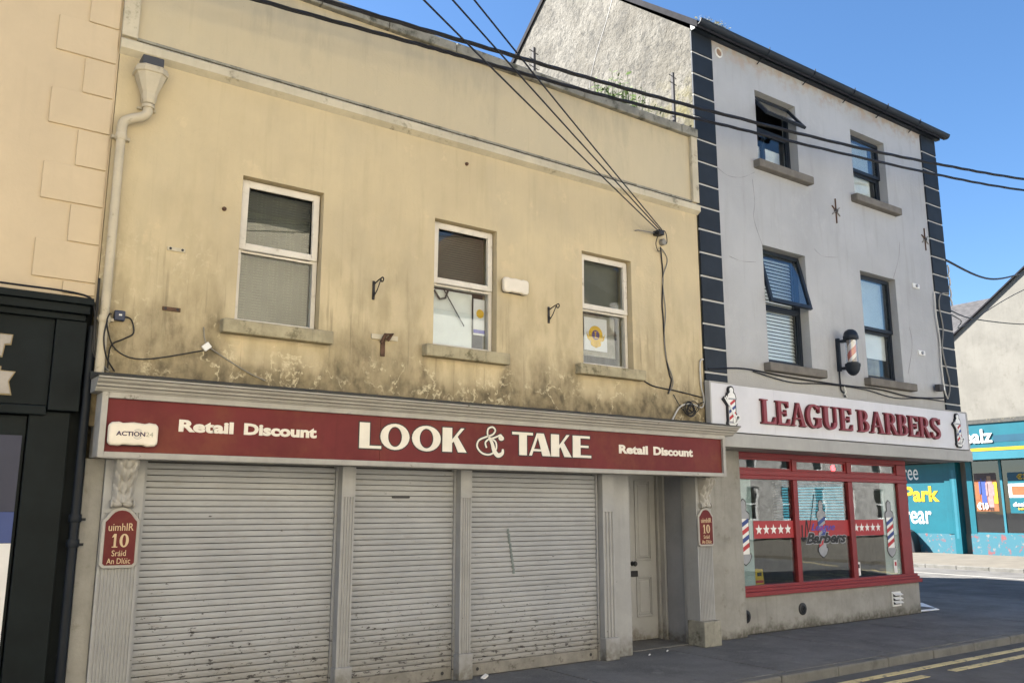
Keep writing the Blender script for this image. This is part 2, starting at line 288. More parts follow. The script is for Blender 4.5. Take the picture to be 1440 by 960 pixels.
# ------------------------------------------------------------------ mesh helpers
OFF = {}
class MB:
    def __init__(s): s.v = []; s.f = []
    def add(s, vs, fs):
        n = len(s.v); s.v += [tuple(v) for v in vs]; s.f += [[i + n for i in f] for f in fs]; return s
    def box(s, x0, x1, y0, y1, z0, z1):
        v = [(x, y, z) for x in (x0, x1) for y in (y0, y1) for z in (z0, z1)]
        return s.add(v, [(0, 1, 3, 2), (4, 6, 7, 5), (0, 4, 5, 1), (2, 3, 7, 6), (0, 2, 6, 4), (1, 5, 7, 3)])
    def obox(s, c, U, V, Wd, hu, hv, hw):
        c, U, V, Wd = map(Vector, (c, U, V, Wd))
        v = [c + U * (a * hu) + V * (b * hv) + Wd * (d * hw) for a in (-1, 1) for b in (-1, 1) for d in (-1, 1)]
        return s.add(v, [(0, 1, 3, 2), (4, 6, 7, 5), (0, 4, 5, 1), (2, 3, 7, 6), (0, 2, 6, 4), (1, 5, 7, 3)])
    def prism(s, pts, axis, a, b):
        n = len(pts)
        def P(p, t): return {'x': (t, p[0], p[1]), 'y': (p[0], t, p[1]), 'z': (p[0], p[1], t)}[axis]
        v = [P(p, a) for p in pts] + [P(p, b) for p in pts]
        return s.add(v, [list(range(n)), list(range(2 * n - 1, n - 1, -1))] + [(i, (i + 1) % n, n + (i + 1) % n, n + i) for i in range(n)])
    def strip(s, A, B, y0, y1, closed=False):
        """ribbon between two (x,z) polylines, extruded in y"""
        n = len(A); v = [(p[0], y0, p[1]) for p in A] + [(p[0], y0, p[1]) for p in B] + [(p[0], y1, p[1]) for p in A] + [(p[0], y1, p[1]) for p in B]
        f = []
        for i in range(n if closed else n - 1):
            j = (i + 1) % n
            f += [(i, j, n + j, n + i), (2 * n + i, 3 * n + i, 3 * n + j, 2 * n + j), (i, 2 * n + i, 2 * n + j, j), (n + i, n + j, 3 * n + j, 3 * n + i)]
        if not closed: f += [(0, n, 3 * n, 2 * n), (n - 1, 3 * n - 1, 4 * n - 1, 2 * n - 1)]
        return s.add(v, f)
    def tube(s, path, r, n=6):
        path = [Vector(p) for p in path]; rings = []; prev = None
        for i, p in enumerate(path):
            d = (path[min(i + 1, len(path) - 1)] - path[max(i - 1, 0)]).normalized()
            if prev is None: a = d.orthogonal().normalized()
            else: a = (prev - d * prev.dot(d)); a = a.normalized() if a.length > 1e-6 else d.orthogonal().normalized()
            prev = a; b = d.cross(a); rr = r[i] if isinstance(r, (list, tuple)) else r
            rings.append([p + (a * math.cos(t) + b * math.sin(t)) * rr for t in [2 * math.pi * k / n for k in range(n)]])
        v = [q for rg in rings for q in rg]; m = len(path)
        f = [(i * n + k, i * n + (k + 1) % n, (i + 1) * n + (k + 1) % n, (i + 1) * n + k) for i in range(m - 1) for k in range(n)]
        f += [list(range(n))[::-1], list(range((m - 1) * n, m * n))]
        return s.add(v, f)
    def lathe(s, prof, c, n=16, axis='z', a0=0, a1=2 * math.pi):
        full = abs(a1 - a0 - 2 * math.pi) < 1e-6; k = n if full else n + 1
        v = []
        for (r, h) in prof:
            for i in range(k):
                t = a0 + (a1 - a0) * i / n; q = (r * math.cos(t), r * math.sin(t))
                v.append({'z': (c[0] + q[0], c[1] + q[1], c[2] + h), 'y': (c[0] + q[0], c[1] + h, c[2] + q[1]), 'x': (c[0] + h, c[1] + q[0], c[2] + q[1])}[axis])
        f = []
        for j in range(len(prof) - 1):
            for i in range(k if full else k - 1):
                i2 = (i + 1) % k; f.append((j * k + i, j * k + i2, (j + 1) * k + i2, (j + 1) * k + i))
        if prof[0][0] > 1e-5: f.append(list(range(k))[::-1])
        if prof[-1][0] > 1e-5: f.append(list(range((len(prof) - 1) * k, len(prof) * k)))
        return s.add(v, f)
    def build(s, name, mat, parent=None, smooth=0, bevel=0, label=None, kind=None):
        me = bpy.data.meshes.new(name); me.from_pydata(s.v, [], s.f)
        bm = bmesh.new(); bm.from_mesh(me); bmesh.ops.remove_doubles(bm, verts=bm.verts, dist=1e-5)
        bmesh.ops.recalc_face_normals(bm, faces=bm.faces); bm.to_mesh(me); bm.free()
        me.materials.append(mat)
        if smooth:
            me.polygons.foreach_set('use_smooth', [True] * len(me.polygons)); me.set_sharp_from_angle(angle=R(smooth))
        o = bpy.data.objects.new(name, me); COL.objects.link(o)
        if parent is not None:
            o.parent = parent
            o.location = -OFF.get(parent.name, Vector((0, 0, 0)))
        else:
            xs = [v[0] for v in s.v]; ys = [v[1] for v in s.v]; zs = [v[2] for v in s.v]
            c = Vector(((min(xs) + max(xs)) / 2, (min(ys) + max(ys)) / 2, min(zs)))
            me.transform(Matrix.Translation(-c)); o.location = c; OFF[o.name] = c
        if bevel:
            b = o.modifiers.new('edge', 'BEVEL'); b.width = bevel; b.segments = 2; b.limit_method = 'ANGLE'; b.angle_limit = R(40); b.harden_normals = False
        if label: o['label'] = label
        if kind: o['kind'] = kind
        return o
def thing(name, label, cat, loc, group=None):
    o = bpy.data.objects.new(name, None); COL.objects.link(o); o.empty_display_size = 0.2
    o.location = loc; OFF[o.name] = Vector(loc); o['label'] = label; o['category'] = cat
    if group: o['group'] = group
    return o
def tag(o, label, cat, group=None):
    o['label'] = label; o['category'] = cat
    if group: o['group'] = group
    return o
def struct(o): o['kind'] = 'structure'; return o
def copy_piece(src, parent, d, name=None):
    c = src.copy(); COL.objects.link(c)
    c.parent = parent; c.location = src.location + Vector(d)
    return c
def wall_cells(mb, x0, x1, z0, z1, holes, y0, y1, axis='y'):
    """a wall slab with rectangular openings and their reveals; axis 'y': faces -Y, 'x': plane of constant x (x0.. are then y)"""
    xs = sorted({x0, x1, *[h[0] for h in holes], *[h[1] for h in holes]}); zs = sorted({z0, z1, *[h[2] for h in holes], *[h[3] for h in holes]})
    def P(a, d, z): return (a, d, z) if axis == 'y' else (d, a, z)
    def inh(a, z): return any(h[0] < a < h[1] and h[2] < z < h[3] for h in holes)
    nx, nz = len(xs) - 1, len(zs) - 1
    sol = lambda i, k: 0 <= i < nx and 0 <= k < nz and not inh((xs[i] + xs[i + 1]) / 2, (zs[k] + zs[k + 1]) / 2)
    for i in range(nx):
        for k in range(nz):
            if not sol(i, k): continue
            a, b, c, d = xs[i], xs[i + 1], zs[k], zs[k + 1]
            mb.add([P(a, y0, c), P(b, y0, c), P(b, y0, d), P(a, y0, d)], [(0, 1, 2, 3)])
            mb.add([P(a, y1, c), P(b, y1, c), P(b, y1, d), P(a, y1, d)], [(3, 2, 1, 0)])
            for (di, dk, q) in ((-1, 0, (a, c, a, d)), (1, 0, (b, c, b, d)), (0, -1, (a, c, b, c)), (0, 1, (a, d, b, d))):
                if not sol(i + di, k + dk):
                    mb.add([P(q[0], y0, q[1]), P(q[2], y0, q[3]), P(q[2], y1, q[3]), P(q[0], y1, q[1])], [(0, 1, 2, 3)])
    return mb
def frame_box(mb, x0, x1, z0, z1, t, y0, y1, tb=None):
    tb = tb or t
    return mb.box(x0, x0 + t, y0, y1, z0, z1).box(x1 - t, x1, y0, y1, z0, z1).box(x0 + t, x1 - t, y0, y1, z1 - t, z1).box(x0 + t, x1 - t, y0, y1, z0, z0 + tb)

# lettering -------------------------------------------------------
def text(name, string, mat, parent, O, U, V, w, h, depth=0.004, bold=0.0, shear=0.0, fit='both', space=1.0):
    """built-in font laid on a surface: O lower-left corner, U and V unit vectors of reading and up direction, w by h its size"""
    cu = bpy.data.curves.new(name, 'FONT'); cu.body = string; cu.size = 1; cu.offset = bold; cu.shear = shear; cu.extrude = 0.5; cu.resolution_u = 3; cu.space_character = space
    t = bpy.data.objects.new('tmp', cu); COL.objects.link(t)
    dg = bpy.context.evaluated_depsgraph_get(); me0 = t.evaluated_get(dg).to_mesh()
    vs = [v.co.copy() for v in me0.vertices]; fs = [list(p.vertices) for p in me0.polygons]
    t.evaluated_get(dg).to_mesh_clear(); bpy.data.objects.remove(t); bpy.data.curves.remove(cu)
    x0 = min(v.x for v in vs); x1 = max(v.x for v in vs); y0 = min(v.y for v in vs); y1 = max(v.y for v in vs)
    U = Vector(U); V = Vector(V); Nn = U.cross(V); O = Vector(O)
    sx = w / (x1 - x0); sy = h / (y1 - y0)
    mb = MB(); mb.add([O + U * ((v.x - x0) * sx) + V * ((v.y - y0) * sy) + Nn * ((v.z + 0.5) * depth) for v in vs], fs)
    return mb.build(name, mat, parent)

def ell(cx, cy, rx, ry, a0, a1, n=24):
    return [(cx + rx * math.cos(R(a0 + (a1 - a0) * i / n)), cy + ry * math.sin(R(a0 + (a1 - a0) * i / n))) for i in range(n + 1)]
def stroke_sides(path, wd):
    A = []; B = []; n = len(path)
    for i, p in enumerate(path):
        q = path[min(i + 1, n - 1)]; o = path[max(i - 1, 0)]
        dx, dy = q[0] - o[0], q[1] - o[1]; L = math.hypot(dx, dy) or 1; w = (wd[i] if isinstance(wd, (list, tuple)) else wd) / 2
        A.append((p[0] - dy / L * w, p[1] + dx / L * w)); B.append((p[0] + dy / L * w, p[1] - dx / L * w))
    return A, B
def poly_offset(pts, e):
    ar = sum(pts[i][0] * pts[(i + 1) % len(pts)][1] - pts[(i + 1) % len(pts)][0] * pts[i][1] for i in range(len(pts)))
    sg = 1 if ar > 0 else -1; out = []; n = len(pts)
    for i in range(n):
        p0, p1, p2 = pts[i - 1], pts[i], pts[(i + 1) % n]
        d1 = Vector((p1[0] - p0[0], p1[1] - p0[1])).normalized(); d2 = Vector((p2[0] - p1[0], p2[1] - p1[1])).normalized()
        n1 = Vector((d1.y, -d1.x)) * sg; n2 = Vector((d2.y, -d2.x)) * sg; b = n1 + n2
        b = b / max(0.35, b.dot(b) / 2) if b.length > 1e-6 else n1
        out.append((p1[0] + b.x * e, p1[1] + b.y * e))
    return out
def prims_mesh(mb, prims, x, z, w, h, yf, yb, e=0.0):
    """prims in letter space (u along, v up, v 0..1 is the cap height, u in the same unit as v); placed with scale h, u stretched to w"""
    k = 0
    for p in prims:
        y0 = yf - 0.0007 * (k % 7); k += 1
        if p[0] == 'P':
            pts = [(x + q[0] * w, z + q[1] * h) for q in p[1]]
            if e: pts = poly_offset(pts, e)
            mb.prism(pts, 'y', y0, yb)
        elif p[0] == 'R':
            _, cx, cy, rx, ry, ix, iy, a0, a1 = p[:9]
            A = [(x + q[0] * w, z + q[1] * h) for q in ell(cx, cy, rx + e / w, ry + e / h, a0, a1)]
            B = [(x + q[0] * w, z + q[1] * h) for q in ell(cx, cy, max(ix - e / w, 0.004), max(iy - e / h, 0.004), a0, a1)]
            mb.strip(A, B, y0, yb)
        elif p[0] == 'S':
            path = [(x + q[0] * w, z + q[1] * h) for q in p[1]]
            wd = [a * h + 2 * e for a in p[2]] if isinstance(p[2], (list, tuple)) else p[2] * h + 2 * e
            A, B = stroke_sides(path, wd); mb.strip(A, B, y0, yb)
    return mb
def rect(a, b, c, d): return ('P', [(a, c), (b, c), (b, d), (a, d)])
def smooth_path(pts, n=8):
    out = []; P = [pts[0]] + list(pts) + [pts[-1]]
    for i in range(1, len(P) - 2):
        for k in range(n):
            t = k / n; a, b, c, d = P[i - 1], P[i], P[i + 1], P[i + 2]
            out.append(tuple(0.5 * (2 * b[j] + (c[j] - a[j]) * t + (2 * a[j] - 5 * b[j] + 4 * c[j] - d[j]) * t * t + (3 * b[j] - a[j] - 3 * c[j] + d[j]) * t ** 3) for j in range(len(b))))
    out.append(tuple(pts[-1])); return out
# display face of the maroon sign (u 0..1 over the letter's own width)
DISP = {
 'L': [rect(0, .46, 0, 1), rect(.40, 1, 0, .11)],
 'O': [('R', .5, .5, .5, .52, .24, .40, 0, 360)],
 'K': [rect(0, .40, 0, 1), ('P', [(.36, .46), (.42, .38), (.92, 1), (.78, 1)]), ('P', [(.42, .56), (.62, .66), (1.02, 0), (.66, 0)])],
 'T': [rect(0, 1, .89, 1), rect(.33, .70, 0, .93)],
 'A': [('P', [(0, 0), (.12, 0), (.47, 1), (.36, 1)]), ('P', [(.36, 1), (.68, 1), (1.0, 0), (.62, 0)]), rect(.12, .7, .2, .29)],
 'E': [rect(0, .42, 0, 1), rect(.38, .94, .89, 1), rect(.38, .86, .46, .56), rect(.38, 1, 0, .11)],
}
# roman face of the barber's sign
def st(a, b): return [rect(a, b, 0, 1), rect(a - .1, b + .1, .95, 1), rect(a - .1, b + .1, 0, .05)]
ROM = {
 'L': st(.14, .36) + [rect(.3, .98, 0, .08), ('P', [(.80, .06), (.98, .06), (1.0, .30), (.95, .30)])],
 'E': st(.14, .36) + [rect(.3, .92, .92, 1), ('P', [(.74, .94), (.92, .94), (.92, .74), (.87, .74)]), rect(.3, .74, .47, .55), rect(.68, .74, .38, .64), rect(.3, .98, 0, .08), ('P', [(.78, .06), (.98, .06), (1.0, .28), (.95, .28)])],
 'A': [('P', [(.10, .0), (.18, .0), (.51, 1), (.44, 1)]), ('P', [(.42, 1), (.56, 1), (.92, 0), (.70, 0)]), rect(.2, .75, .30, .36), rect(.0, .28, 0, .05), rect(.62, 1.0, 0, .05)],
 'G': [('R', .5, .5, .5, .52, .27, .44, 42, 330), ('P', [(.80, .0), (.97, .06), (.97, .42), (.72, .42), (.72, .1)]), rect(.60, 1.04, .38, .44), ('P', [(.80, .70), (.90, .66), (.90, .98), (.84, .92)])],
 'U': [rect(.10, .32, .26, 1), rect(0, .42, .95, 1), rect(.76, .86, .26, 1), rect(.64, 1.0, .95, 1), ('R', .48, .30, .38, .32, .16, .24, 180, 360), ],
 'B': st(.14, .36) + [('R', .42, .755, .38, .245, .17, .19, -90, 90), ('R', .44, .27, .46, .27, .23, .21, -90, 90), rect(.3, .46, .94, 1), rect(.3, .46, .48, .54), rect(.3, .46, 0, .07)],
 'R': st(.14, .36) + [('R', .42, .74, .40, .26, .19, .20, -90, 90), rect(.3, .46, .94, 1), rect(.3, .46, .48, .55), ('P', [(.42, .50), (.60, .50), (.98, 0), (.76, 0)]), rect(.76, 1.02, 0, .05)],
 'S': [('S', smooth_path([(.86, .76), (.72, .93), (.46, .96), (.22, .83), (.24, .64), (.50, .50), (.76, .36), (.80, .18), (.56, .03), (.28, .05), (.12, .24)]), [.05 + .15 * math.sin(math.pi * min(1, max(0, i / 80))) ** 1.2 for i in range(81)]), rect(.84, .92, .70, .98), rect(.06, .14, .02, .30)],
}
AMP = [('S', smooth_path([(.98, .60), (.90, .72), (.78, .66), (.55, .58), (.42, .70), (.44, .92), (.60, 1.0), (.70, .88), (.60, .72), (.36, .62), (.10, .48), (.04, .24), (.22, .02), (.50, -.02), (.72, .16), (.72, .44), (.52, .56), (.34, .42), (.38, .22)]), .062),
       ('S', smooth_path([(.46, .62), (.58, .40), (.66, .12), (.80, -.04), (.96, .04), (.98, .20)]), [.07 + .10 * math.sin(math.pi * i / 40) for i in range(41)]), ('R', .92, .60, .10, .09, .01, .01, 0, 360)]
def amp_path():  return AMP

# ================================================================== GROUND
struct(MB().box(-300, 400, -300, 400, -0.40, -0.16).build('ground', m_ground))
road = struct(MB().box(-70, 140, -7.2, -1.66, -0.155, -0.10).build('road', m_road))
side = struct(MB().box(17.4, 26.0, -1.66, 90, -0.156, -0.101).build('side_road', m_road))
def line_on(parent, pts, name, mat, z=-0.096):
    mb = MB(); mb.prism(pts, 'z', z - 0.004, z); return mb.build(name, mat, parent)
def yl(x0, x1, y): line_on(road, [(x0, y - .05), (x1, y - .05), (x1, y + .05), (x0, y + .05)], 'yellow_line', m_yline)
yl(-20, 13.9, -1.93); yl(-20, 9.25, -2.20); yl(9.78, 13.9, -2.20)
# hatched yellow box over the junction mouth
for i in range(8):
    x = 17.6 + i * 1.1
    line_on(road, [(x, -2.2), (x + .1, -2.2), (x + 2.9, -6.6), (x + 2.8, -6.6)], 'box_junction_line', m_yline)
    line_on(road, [(x + 2.8, -2.2), (x + 2.9, -2.2), (x + .1, -6.6), (x, -6.6)], 'box_junction_line', m_yline, -0.0915)
line_on(side, [(23.35, 0.5), (23.47, 0.5), (24.6, 14), (24.48, 14)], 'white_line', m_wline)
line_on(side, [(17.62, -1.2), (17.72, -1.2), (17.72, 40), (17.62, 40)], 'yellow_line', m_yline)

# near footpath: bays of rolled asphalt with sealed joints, kerb stones along the road
fp = struct(MB().box(-70, 17.22, -1.53, 60, -0.15, -0.012).build('footpath', m_asph))
edges = [-6.0, -4.05, -2.1, -0.15, 1.8, 3.75, 5.8, 7.78, 9.75, 11.9, 14.0, 17.2]
for a, b in zip(edges[:-1], edges[1:]):
    mb = MB(); g = 0.014
    sk = 0.06
    mb.prism([(a + g, -1.525), (b - g, -1.525), (b - g + sk, 0.42 if b < 14.1 else 8.0), (a + g + sk, 0.42 if b < 14.1 else 8.0)], 'z', -0.011, 0.0)
    mb.build('paving_bay', m_asph, fp, bevel=0.003)
k0 = MB().box(0.004, 0.946, -1.66, -1.53, -0.14, 0.0).build('kerb_stone', m_kerb, fp, bevel=0.018)
k0.location.x += -3.85
for i in range(1, 20):
    copy_piece(k0, fp, (0.95 * i, (i % 3 - 1) * 0.003, ((i * 7) % 5 - 2) * 0.0012))
k1 = MB().box(17.22, 17.38, 0.004, 0.946, -0.14, 0.0).build('kerb_stone', m_kerb, fp, bevel=0.018)
k1.location.y += -1.4
for i in range(1, 16): copy_piece(k1, fp, (0, 0.95 * i, 0))
# far footpath with its kerb
ff = struct(MB().box(26.14, 60, -30, 90, -0.15, 0.0).build('far_footpath', m_pave))
k2 = MB().box(26.0, 26.13, 0.004, 0.946, -0.14, 0.004).build('kerb_stone', m_kerb, ff, bevel=0.015)
k2.location.y += 1.5
for i in range(1, 14): copy_piece(k2, ff, (0, 0.95 * i, 0))
of = struct(MB().box(-70, 19.5, -30, -7.2, -0.15, 0.0).build('opposite_footpath', m_oppave))
jr = struct(MB().box(19.5, 140, -22, -7.2, -0.157, -0.102).build('junction_road', m_road))
struct(MB().box(19.5, 140, -40, -22, -0.15, 0.0).build('square_paving', m_pave))
for i in range(9):
    line_on(jr, [(24 + i * 2.4, -8), (24.14 + i * 2.4, -8), (30.14 + i * 2.4, -17), (30 + i * 2.4, -17)], 'box_junction_line', m_yline, -0.097)
    line_on(jr, [(30 + i * 2.4, -8), (30.14 + i * 2.4, -8), (24.14 + i * 2.4, -17), (24 + i * 2.4, -17)], 'box_junction_line', m_yline, -0.092)

# ================================================================== PEACH BUILDING (left edge)
pb = thing('peach_building', 'peach rendered building with raised corner quoins at the left edge, black shopfront below', 'building', (-1.5, 0, 0))
MB().box(-6, 1.222, 0.0, 9, 3.3, 8.6).build('wall', m_peach, pb)
MB().box(-6, 1.222, 0.10, 9, 0, 3.3).build('shop_wall', m_black, pb)
MB().box(-6.2, 1.24, -0.25, 9.2, 8.6, 8.8).build('roof_edge', m_slate, pb)
zt = [8.30 - 0.3235 * i for i in range(17)]
for i in range(16):
    long = (i % 2 == 0)
    z1, z0 = zt[i], zt[i + 1]
    if z0 < 3.32: z0 = 3.34
    if z1 - z0 < 0.05: continue
    MB().box(0.742 if long else 0.967, 1.205, -0.018, 0.02, z0 + 0.006, z1 - 0.006).build('quoin_stone', m_peach, pb, bevel=0.006)
sf = MB()
sf.box(-6, 1.185, -0.16, 0.09, 3.24, 3.295).box(-6, 1.17, -0.12, 0.09, 3.17, 3.24).box(-6, 1.15, -0.07, 0.09, 3.12, 3.17)
sf.build('cornice', m_black, pb, bevel=0.006)
MB().box(-6, .94, -0.015, 0.09, 2.44, 3.12).build('sign_board', m_black, pb)
MB().box(.945, 1.165, -0.055, 0.09, 2.40, 3.118).build('pilaster_cap', m_black, pb, bevel=0.006)
MB().box(-6, .94, -0.04, 0.09, 2.36, 2.435).build('sign_moulding', m_black, pb, bevel=0.01)
MB().box(.83, 1.12, 0.0, 0.09, 0, 2.395).build('pilaster', m_black, pb, bevel=0.01)
MB().box(-6, .82, 0.03, 0.09, 0, 2.35).build('panel', m_black, pb)
# ends of two lines of raised lettering
def letter_end(pts, nm, lab):
    mb = MB(); mb.prism(pts, 'y', -0.045, -0.0165); o = mb.build(nm, M('dull_cream_letter', (.34, .31, .275), .7, .1, 6, 0), pb, bevel=0.004)
    mb = MB(); mb.prism(poly_offset(pts, 0.008), 'y', -0.03, -0.0155); mb.build('letter_edge', M('dull_gilt_edge', (.30, .235, .13), .6, .15, 9, 0), o)
letter_end([(.30, 2.955), (.655, 2.955), (.650, 2.89), (.610, 2.885), (.600, 2.79), (.30, 2.79)], 'raised_letter', '')
letter_end([(.30, 2.705), (.600, 2.705), (.600, 2.675), (.695, 2.672), (.660, 2.60), (.685, 2.505), (.30, 2.505)], 'raised_letter', '')
pst = thing('window_poster', 'navy, blue and white poster board on the black shopfront at the left edge', 'poster', (0.3, 0, 0.5))
MB().box(-1.0, .80, 0.005, 0.028, 1.63, 2.20).build('navy_panel', M('navy_poster', (0.018, 0.022, 0.05), 0.5, 0.05), pst)
MB().box(-1.0, .80, 0.005, 0.028, 1.40, 1.628).build('blue_panel', M('blue_poster', (0.03, 0.055, 0.19), 0.5, 0.05), pst)
MB().box(-1.0, .80, 0.005, 0.028, 0.4, 1.398).build('white_panel', m_paper, pst)
bp = thing('downpipe', 'black iron downpipe in the corner between the black and grey shopfronts', 'pipe', (1.215, -0.03, 0))
MB().tube([(1.215, -0.02, 0), (1.215, -0.02, 2.5), (1.215, 0.0, 3.1)], 0.036, 10).build('pipe', m_blackpipe, bp, smooth=40)
for z in (1.36, 1.55): MB().lathe([(0.045, 0), (0.048, 0.01), (0.048, 0.05), (0.045, 0.06)], (1.215, -0.02, z), 10).box(1.215, 1.29, -0.03, 0.0, z + .01, z + .03).build('collar', m_blackpipe, bp, smooth=40)

# ================================================================== CREAM BUILDING (centre)
yb = thing('cream_shop_building', 'two-storey cream rendered building with maroon sign and three roller shutters', 'building', (4.83, 0, 0))
YW = [(2.355, 3.150), (4.395, 5.188), (6.410, 7.204)]
mb = MB(); wall_cells(mb, 1.228, 8.432, 2.3, 6.60, [(a, b, 3.29, 4.662) for a, b in YW], 0.0, 0.28); mb.build('wall', m_yellow, yb)
MB().box(1.228, 1.5, 0.29, 9, 0, 6.3).box(8.15, 8.432, 0.9, 9, 0, 6.3).box(1.5, 8.15, 8.7, 9, 0, 6.3).build('side_wall', m_yellow, yb)
MB().box(1.5, 8.15, 0.29, 8.7, 6.1, 6.3).build('roof', m_lead, yb)
MB().box(1.5, 8.15, 0.29, 8.7, 2.9, 3.0).box(1.5, 8.15, 3.0, 3.1, 3.0, 6.1).build('upper_room', m_room, yb)
# string course: drip edge, sloped top
mb = MB(); mb.prism([(0.0, 5.51), (-.055, 5.545), (-.062, 5.55), (-.062, 5.625), (-.05, 5.64), (0.0, 5.668)], 'x', 1.222, 8.45); mb.build('string_course', m_trim, yb)
MB().box(1.222, 1.352, -0.05, -0.001, 5.67, 6.60).build('parapet_pier', m_trim, yb, bevel=0.006)
MB().box(8.335, 8.45, -0.05, -0.001, 5.67, 6.60).build('parapet_pier', m_trim, yb, bevel=0.006)
MB().box(1.352, 8.335, -0.028, -0.001, 5.668, 5.69).build('panel_ledge', m_coping, yb)
xx = 1.22; random.seed(3)
while xx < 8.4:
    L = min(random.uniform(.75, 1.1), 8.46 - xx)
    if 8.46 - xx - L < .3: L = 8.46 - xx
    MB().box(xx + .003, xx + L - .003, -0.065 + random.uniform(-.004, .004), 0.33, 6.602, 6.715 + random.uniform(-.006, .008)).build('coping_stone', m_coping, yb, bevel=0.012)
    xx += L
def venetian(mb, x0, x1, z0, z1, y, pitch=0.026, tilt=55, d=0.024, sag=0):
    n = int((z1 - z0) / pitch); t = R(tilt)
    for i in range(n):
        z = z0 + pitch * (i + .5)
        dy, dz = math.cos(t) * d / 2, math.sin(t) * d / 2
        mb.add([(x0, y - dy, z - dz), (x1, y - dy, z - dz + sag), (x1, y + dy, z + dz + sag), (x0, y + dy, z + dz)], [(0, 1, 2, 3)])
    return mb
for i, (a, b) in enumerate(YW):
    w = frame_box(MB(), a + .008, b - .008, 3.295, 4.655, .042, .085, .15)
    w.box(a + .05, b - .05, .085, .15, 3.955, 3.985).build('window', m_upvc, yb, bevel=0.004)
    w = bpy.data.objects[[o.name for o in yb.children if o.name.startswith('window')][-1]]
    w = sorted([o for o in yb.children if o.name.split('.')[0] == 'window'], key=lambda o: o.name)[-1]
    frame_box(MB(), a + .015, b - .015, 3.982, 4.640, .062, .062, .084).build('sash', m_upvc, w, bevel=0.008)
    MB().box(a + .075, b - .075, .1, .106, 4.04, 4.58).build('pane', m_glass, w)
    MB().box(a + .05, b - .05, .12, .126, 3.337, 3.955).build('pane', m_glass, w)
    sx0, sx1 = a - .125, b + .115
    MB().box(sx0, sx1, -.10, .084, 3.165, 3.288).build('sill', m_sillst, w, bevel=0.012)
    if i == 0:
        venetian(MB(), a + .05, b - .05, 3.30, 4.62, .20, tilt=74, d=.0265).build('blind', m_blind, w, kind='stuff')
        mb = MB()
        for k in range(5):
            x = a + .08 + k * .15; P = [(x + j * .012, .26 + .018 * math.sin(j * 1.7)) for j in range(8)]
            mb.add([(p[0], p[1], 3.3) for p in P] + [(p[0], p[1], 4.62) for p in P], [(j, j + 1, 9 + j, 8 + j) for j in range(7)])
        mb.build('curtain', m_curt, w)
    elif i == 1:
        venetian(MB(), a + .05, b - .05, 4.0, 4.62, .20, tilt=62).build('blind', m_blind, w, kind='stuff')
        venetian(MB(), a + .04, b - .20, 3.30, 3.95, .19, tilt=72, pitch=.024, d=.03).build('blind', m_blindw, w, kind='stuff')
        mb = MB(); mb.tube([(a + .10, .165, 3.93), (a + .17, .165, 3.84), (a + .24, .165, 3.86), (a + .27, .165, 3.94)], .012, 5).tube([(a + .22, .165, 3.95), (a + .48, .165, 3.58)], .006, 5); mb.build('blind_cord', m_boxshade, w)
    else:
        MB().box(a + .05, b - .05, .20, .206, 4.0, 4.62).build('roller_blind', m_blind, w)
        MB().box(a + .05, b - .12, .20, .206, 3.45, 3.955).build('roller_blind', m_curt, w)
p2 = thing('window_poster', 'white, yellow and blue poster inside the middle cream window', 'poster', (5.0, .15, 3.55))
MB().box(4.985, 5.13, .150, .153, 3.50, 3.90).build('sheet', m_paper, p2)
MB().lathe([(0.0001, 0), (.05, 0), (.05, .0005)], (5.07, .1485, 3.74), 14, 'y').build('emblem', m_gold, p2)
MB().box(4.985, 5.13, .1475, .149, 3.52, 3.56).build('band', m_pblue, p2)
p3 = thing('club_poster', 'white poster with round gold and purple L emblem in the right cream window', 'poster', (6.6, .15, 3.55))
MB().box(6.555, 6.915, .150, .153, 3.505, 3.905).build('sheet', m_paper, p3)
ex, ez = 6.735, 3.69
MB().lathe([(.062, .001), (.062, 0), (.112, 0), (.112, .0012)], (ex, .1485, ez + .01), 20, 'y').build('gold_ring', m_gold, p3)
MB().lathe([(.0001, 0), (.060, 0), (.060, .0008)], (ex, .1478, ez + .01), 18, 'y').build('purple_disc', M('purple_print', (0.09, 0.04, 0.16), .5, .1), p3)
prims_mesh(MB(), [rect(.25, .6, 0, 1), rect(.1, .75, .9, 1), rect(.25, 1, 0, .16)], ex - .028, ez - .03, .055, .08, .1470, .1477).build('letter', m_gold, p3)
for s_ in (-1, 1):
    MB().prism([(ex + s_ * .10, ez - .03), (ex + s_ * .145, ez + .03), (ex + s_ * .13, ez - .045), (ex + s_ * .09, ez - .07)], 'y', .147, .1495).build('lion_profile', m_gold, p3)
MB().prism([(ex - .085, ez - .075), (ex, ez - .10), (ex + .085, ez - .075), (ex + .075, ez - .12), (ex, ez - .15), (ex - .075, ez - .12)], 'y', .1470, .1485).build('scroll', m_gold, p3)

# shopfront ------------------------------------------------------
fasc = frame_box(MB(), 1.292, 8.522, 2.042, 2.552, .046, -0.235, -0.19).box(1.292, 8.522, -0.189, 0.10, 2.046, 2.552).build('sign_frame', m_cornice, yb, bevel=0.006)
bx = [1.338, 3.725, 6.165, 8.476]
for a, b in zip(bx[:-1], bx[1:]):
    MB().box(a + .0015, b - .0015, -.202, -.1895, 2.088, 2.506).build('sign_board', m_red, fasc)
CT = [(0.0, 2.553), (-.24, 2.553), (-.252, 2.566), (-.262, 2.568), (-.27, 2.585), (-.30, 2.592), (-.305, 2.607), (-.335, 2.622), (-.345, 2.640), (-.372, 2.646), (-.372, 2.658), (0.0, 2.664)]
mb = MB(); mb.prism(CT, 'x', 1.235, 8.66); mb.build('cornice', m_cornice, yb)
mb = MB(); mb.prism([(0, 2.665), (-.378, 2.661), (-.378, 2.671), (-.20, 2.700), (-.02, 2.735), (0, 2.735)], 'x', 1.225, 8.667); mb.build('lead_flashing', m_lead, yb)
